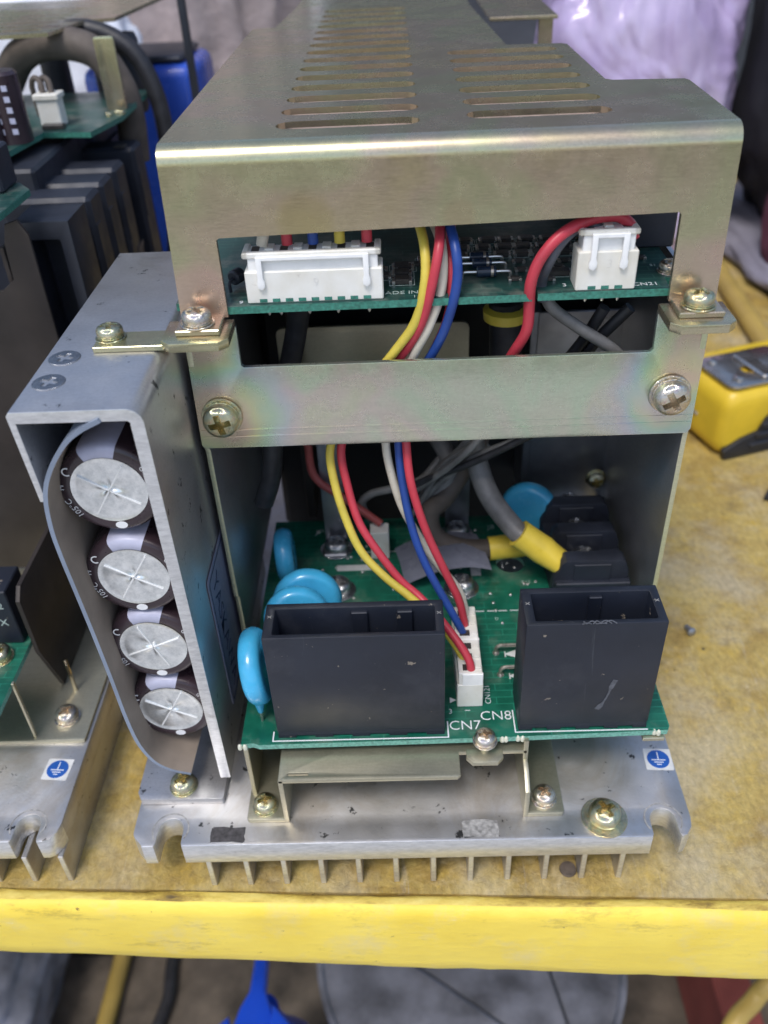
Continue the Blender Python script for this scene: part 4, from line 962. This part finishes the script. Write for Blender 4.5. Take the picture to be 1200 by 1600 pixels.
# ------------------------------------------------------------------ loose things on the table
tm = empty('tape_measure', (150, 165, 0)); tag(tm, 'yellow and black tape measure with metal belt clip lying beside the amplifier', 'tape measure')
TMx = T(151, 172, -ZB) @ Rz(18)
bm = BM(); plate(bm, rr(-36, 36, 0, 31, 8, 6), [], 40, 'XZ', 0, 4.5); bmesh.ops.transform(bm, matrix=TMx @ T(0, 0, 0.1), verts=bm.verts); mk('case', bm, 'tool_yellow', tm, 50)
bm = BM()
plate(bm, [(-33, .4), (36.6, .4), (36.6, 22), (30, 25), (10, 24.5), (-2, 22), (-10, 21), (-15, 17), (-18, 11), (-26, 9), (-34, 5)], [], 3.0, 'XZ', -20.6, .8)
for k in range(3): box(bm, -22 + k * 2, 34, -23.2, -21.6, 4 + k * 4.6, 6.7 + k * 4.6, .6)
bmesh.ops.transform(bm, matrix=TMx, verts=bm.verts); mk('rubber_grip', bm, 'tool_black', tm)
bm = BM(); plate(bm, rr(-33, 6, -18, 10, 4, 3), [rr(-20, -8, -8, -3, 2, 3)], 1.4, 'XY', 32.2, .3); box(bm, -17, -10, -16, 6, 32.8, 34.6, .8); bmesh.ops.transform(bm, matrix=TMx, verts=bm.verts); clip = mk('belt_clip', bm, 'chrome_worn', tm)
for x, y in ((-27, 5), (0, -13), (-26, -12)):
    bm = BM(); lathe(bm, [(2, 32.9), (2, 33.8), (1, 34.2)], 14, TMx @ T(x, y, 0)); mk('rivet', bm, 'chrome_worn', clip)
bm = BM(); box(bm, -36.4, -32, -4, 4, 12, 15, 1); bmesh.ops.transform(bm, matrix=TMx, verts=bm.verts); mk('thumb_stud', bm, 'chrome_worn', tm)

bm = BM(); plate(bm, [(0, 0), (13, -4), (22, 6), (30, 22), (10, 14)], [], 3, 'XY', 0, .6); bmesh.ops.transform(bm, matrix=T(133, 112, -ZB + 1.6), verts=bm.verts)
tag(mk('plastic_offcut', bm, 'tool_black'), 'small black plastic offcut lying in front of the tape measure', 'offcut')
bm = BM(); p = onZ(1077, 990, -ZB); lathe(bm, [(.2, -2.6), (1.0, -2.2), (1.1, 0), (1.5, .4), (1.5, 1.2), (.6, 1.7)], 14, T(p.x, p.y, -ZB + 1.5) @ Rz(15) @ Rx(80))
tag(mk('steel_pin', bm, 'steel_bar'), 'tiny bare steel pin lying alone on the yellow table', 'pin')
bm = BM(); p = onZ(887, 1360, -ZB); lathe(bm, [(.7, 0), (2.0, 0), (2.2, .4), (2.0, .9), (.8, 1.0)], 18, T(p.x, p.y, -ZB + .1)); 
tag(mk('spring_washer', bm, 'cut_edge_dark'), 'small rusty washer on the table under the heatsink fins', 'washer')
a = onZ(1105, 400, -ZB); b_ = onZ(1122, 440, -ZB); c_ = onZ(1160, 500, -ZB); d_ = onZ(1215, 590, -ZB)
bm = BM(); tube(bm, [(v.x, v.y, -ZB + 5.2) for v in (a + (a - b_) * 1.5, a, b_, c_, d_, d_ + (d_ - c_))], 5, 14)
tag(mk('yellow_hose', bm, 'hose_yellow', None, 60), 'dull yellow hose lying across the table behind the tape measure', 'hose')

# ------------------------------------------------------------------ background bundles
def bundle(name, c, s, mat, label, cat, seed, amp_=.16, freq=2.2, folds=0, sub=5, group=None):
    bm = BM(); bmesh.ops.create_icosphere(bm, subdivisions=sub, radius=1)
    for v in bm.verts:
        n_ = v.co.normalized(); o = Vector((seed * 3.1, seed * 1.7, seed))
        d_ = noise.noise(n_ * freq + o) * amp_ + abs(noise.noise(n_ * freq * 2.3 + o)) * amp_ * .8 - abs(noise.noise(n_ * freq * 5 + o)) * amp_ * .35
        if folds: d_ += .09 * math.sin(n_.x * folds + 3 * noise.noise(n_ * 2 + o) + n_.z * 2)
        k = 1 + d_
        sq = Vector([math.copysign(abs(q_) ** .75, q_) for q_ in n_]) * k
        v.co = Vector((c[0] + sq.x * s[0], c[1] + sq.y * s[1], max(c[2] + sq.z * s[2], (-ZB if c[2] > -200 else LZ) + .3)))
    return tag(mk(name, bm, mat, None, 180), label, cat, group)
LZ = -470
bundle('plastic_bag', (135, 400, -28), (58, 46, 108), 'film_purple', 'crumpled translucent purple plastic bag behind the amplifiers', 'bag', 2, .13, 1.7, 5)
bundle('black_bag', (262, 390, 20), (62, 60, 122), 'cloth_black', 'black cloth bag standing beside the purple plastic bag', 'bag', 4, .14, 1.8)
bundle('maroon_cloth', (228, 335, -66), (22, 22, 42), 'cloth_maroon', 'dark maroon cloth bundled below the black bag', 'cloth', 6, .16)
bundle('folded_cloth', (-128, 420, 0), (66, 46, 150), 'cloth_brown', 'greyish brown folded cloth heaped behind the blue container', 'cloth', 8, .16, 2.0, 20)
bundle('white_bag', (-84, 500, -10), (40, 34, 130), 'film_white', 'white plastic sack standing behind the slotted cover', 'sack', 9, .14, 2)
bundle('white_bag', (-190, 320, -10), (60, 24, 80), 'film_white', 'white plastic sack behind the uncovered amplifier on the table', 'sack', 12, .14, 2)
bundle('grey_sheet', (285, 350, -ZB), (84, 150, 22), 'film_grey', 'dusty grey plastic sheet lying flat beside the dull yellow hose', 'sheet', 14, .16, 2)
bundle('dark_backdrop', (60, 580, 60), (260, 46, 270), 'backdrop_blue', 'tall dark grey backdrop added behind the white and purple bags', 'sack', 17, .1, 2)  # added backdrop, raised so the cover top reflects something dark
bundle('dark_backdrop', (-330, 560, 60), (200, 46, 270), 'backdrop_blue', 'tall dark grey backdrop added behind the folded cloth', 'sack', 19, .1, 2)  # left half of the added backdrop, tall for the same reflection
bl = empty('blue_container', (-104, 262, 0)); tag(bl, 'glossy blue plastic container standing behind the uncovered amplifier', 'container')
bm = BM(); box(bm, -142, -93, 238, 286, -ZB + .1, 40, 5, 3); mk('body', bm, 'paint_blue', bl, 50)
bm = BM(); box(bm, -138, -98, 242, 282, 40, 43, 2, 2); mk('lid', bm, 'dark_metal', bl, 50)

# ------------------------------------------------------------------ things on the lower shelf, seen below the rim
LZ = -470
sh = empty('lower_shelf', (0, 200, LZ + ZB)); tag(sh, 'dirty brown lower shelf of boards under the work table', 'shelf')
for i in range(8):
    bm = BM(); box(bm, -900, 900, -45 + i * 82, 35 + i * 82, LZ - 14, LZ - random.uniform(0, 1.2), 1.5); mk('board', bm, 'shelf_wood', sh)
dr = empty('metal_drum', (18, 60, LZ + ZB)); tag(dr, 'grey metal drum with flat lid on the lower shelf', 'drum')
bm = BM(); lathe(bm, [(76, LZ + .2), (78, LZ + 4), (78, -356), (80, -354), (80, -350), (77.5, -349.5), (76, -352), (2, -352)], 72, T(17, 58, 0)); mk('body', bm, 'drum_grey', dr, 40)
for x0, y0, x1, y1 in ((-12, 20, 40, -16), (52, 40, 62, -10)):
    bm = BM(); tube(bm, [(x0, y0 + 30, -351.4), (x1, y1 + 30, -351.4)], .8, 6, sm=False); mk('lid_crease', bm, 'dark_metal', dr)
sp = empty('spray_trigger', (-100, 40, LZ + ZB)); tag(sp, 'bright blue plastic spray bottle top under the table edge', 'spray bottle')
c = onZ(398, 1570, -300)
M = T(c.x, c.y, 0)
bm = BM(); lathe(bm, [(26, LZ + .2), (26, LZ + 4), (24, -380), (13, -352), (8, -328), (8, -320)], 40, M @ T(0, 6, 0)); mk('bottle', bm, 'plastic_blue', sp, 50)
bm = BM(); plate(bm, [(-14, -40), (-11, -14), (-7, 0), (-3.6, 7), (-3.0, 22), (3.0, 22), (3.6, 7), (7, 0), (12, -14), (15, -40)], [], 9, 'XY', -306, 1.5); box(bm, -6, 6, -14, 6, -321, -308, 2); bmesh.ops.transform(bm, matrix=M, verts=bm.verts); mk('trigger_head', bm, 'plastic_blue', sp, 50)
bm = BM(); plate(bm, [(-26, -40), (-21, -14), (-11, -5), (-9, -12), (-12, -40)], [], 7, 'XY', -302, 1.2); plate(bm, [(27, -40), (21, -13), (8, 0), (8, -12), (14, -40)], [], 7, 'XY', -302, 1.2); bmesh.ops.transform(bm, matrix=M, verts=bm.verts); mk('side_wing', bm, 'plastic_blue', sp, 50)
a, b_ = onZ(192, 1495, LZ + 6), onZ(158, 1625, LZ + 6)
bm = BM(); tube(bm, [a + (a - b_) * 1.5, a, b_, b_ + (b_ - a)], 5.5, 12); tag(mk('yellow_hose', bm, 'hose_yellow', None, 60), 'yellow hose lying on the lower shelf beside the grey sack', 'hose')
a, b_, c = onZ(1230, 1500, -330), onZ(1180, 1560, -340), onZ(1130, 1640, -350)
bm = BM(); tube(bm, [a + Vector((90, 90, -20)), a, b_, c, c + Vector((-30, -60, -60))], 4.5, 12); tag(mk('yellow_hose', bm, 'hose_yellow', None, 60), 'yellow hose hanging in front of the red carton', 'hose')
a, b_ = onZ(270, 1500, LZ + 4), onZ(240, 1625, LZ + 4)
bm = BM(); tube(bm, [a + (a - b_) * 1.2, a, a.lerp(b_, .5) + Vector((3, 0, 0)), b_, b_ + (b_ - a)], 4, 12); tag(mk('black_hose', bm, 'black_cable', None, 60), 'black hose lying on the lower shelf boards', 'hose')
ct = onZ(1130, 1560, -400)
bm = BM(); box(bm, ct.x - 3, ct.x + 18, ct.y - 50, ct.y + 60, LZ + .3, -400, 1.0); tag(mk('red_carton', bm, 'carton_red'), 'dull red carton standing on the lower shelf behind the hanging hose', 'carton')
bundle('grey_sack', (-296, 95, LZ + 30), (62, 90, 34), 'drum_grey', 'slack grey sack lying on the lower shelf beside the yellow hose', 'sack', 21, .14, 2)
o = bpy.data.objects['grey_sack']
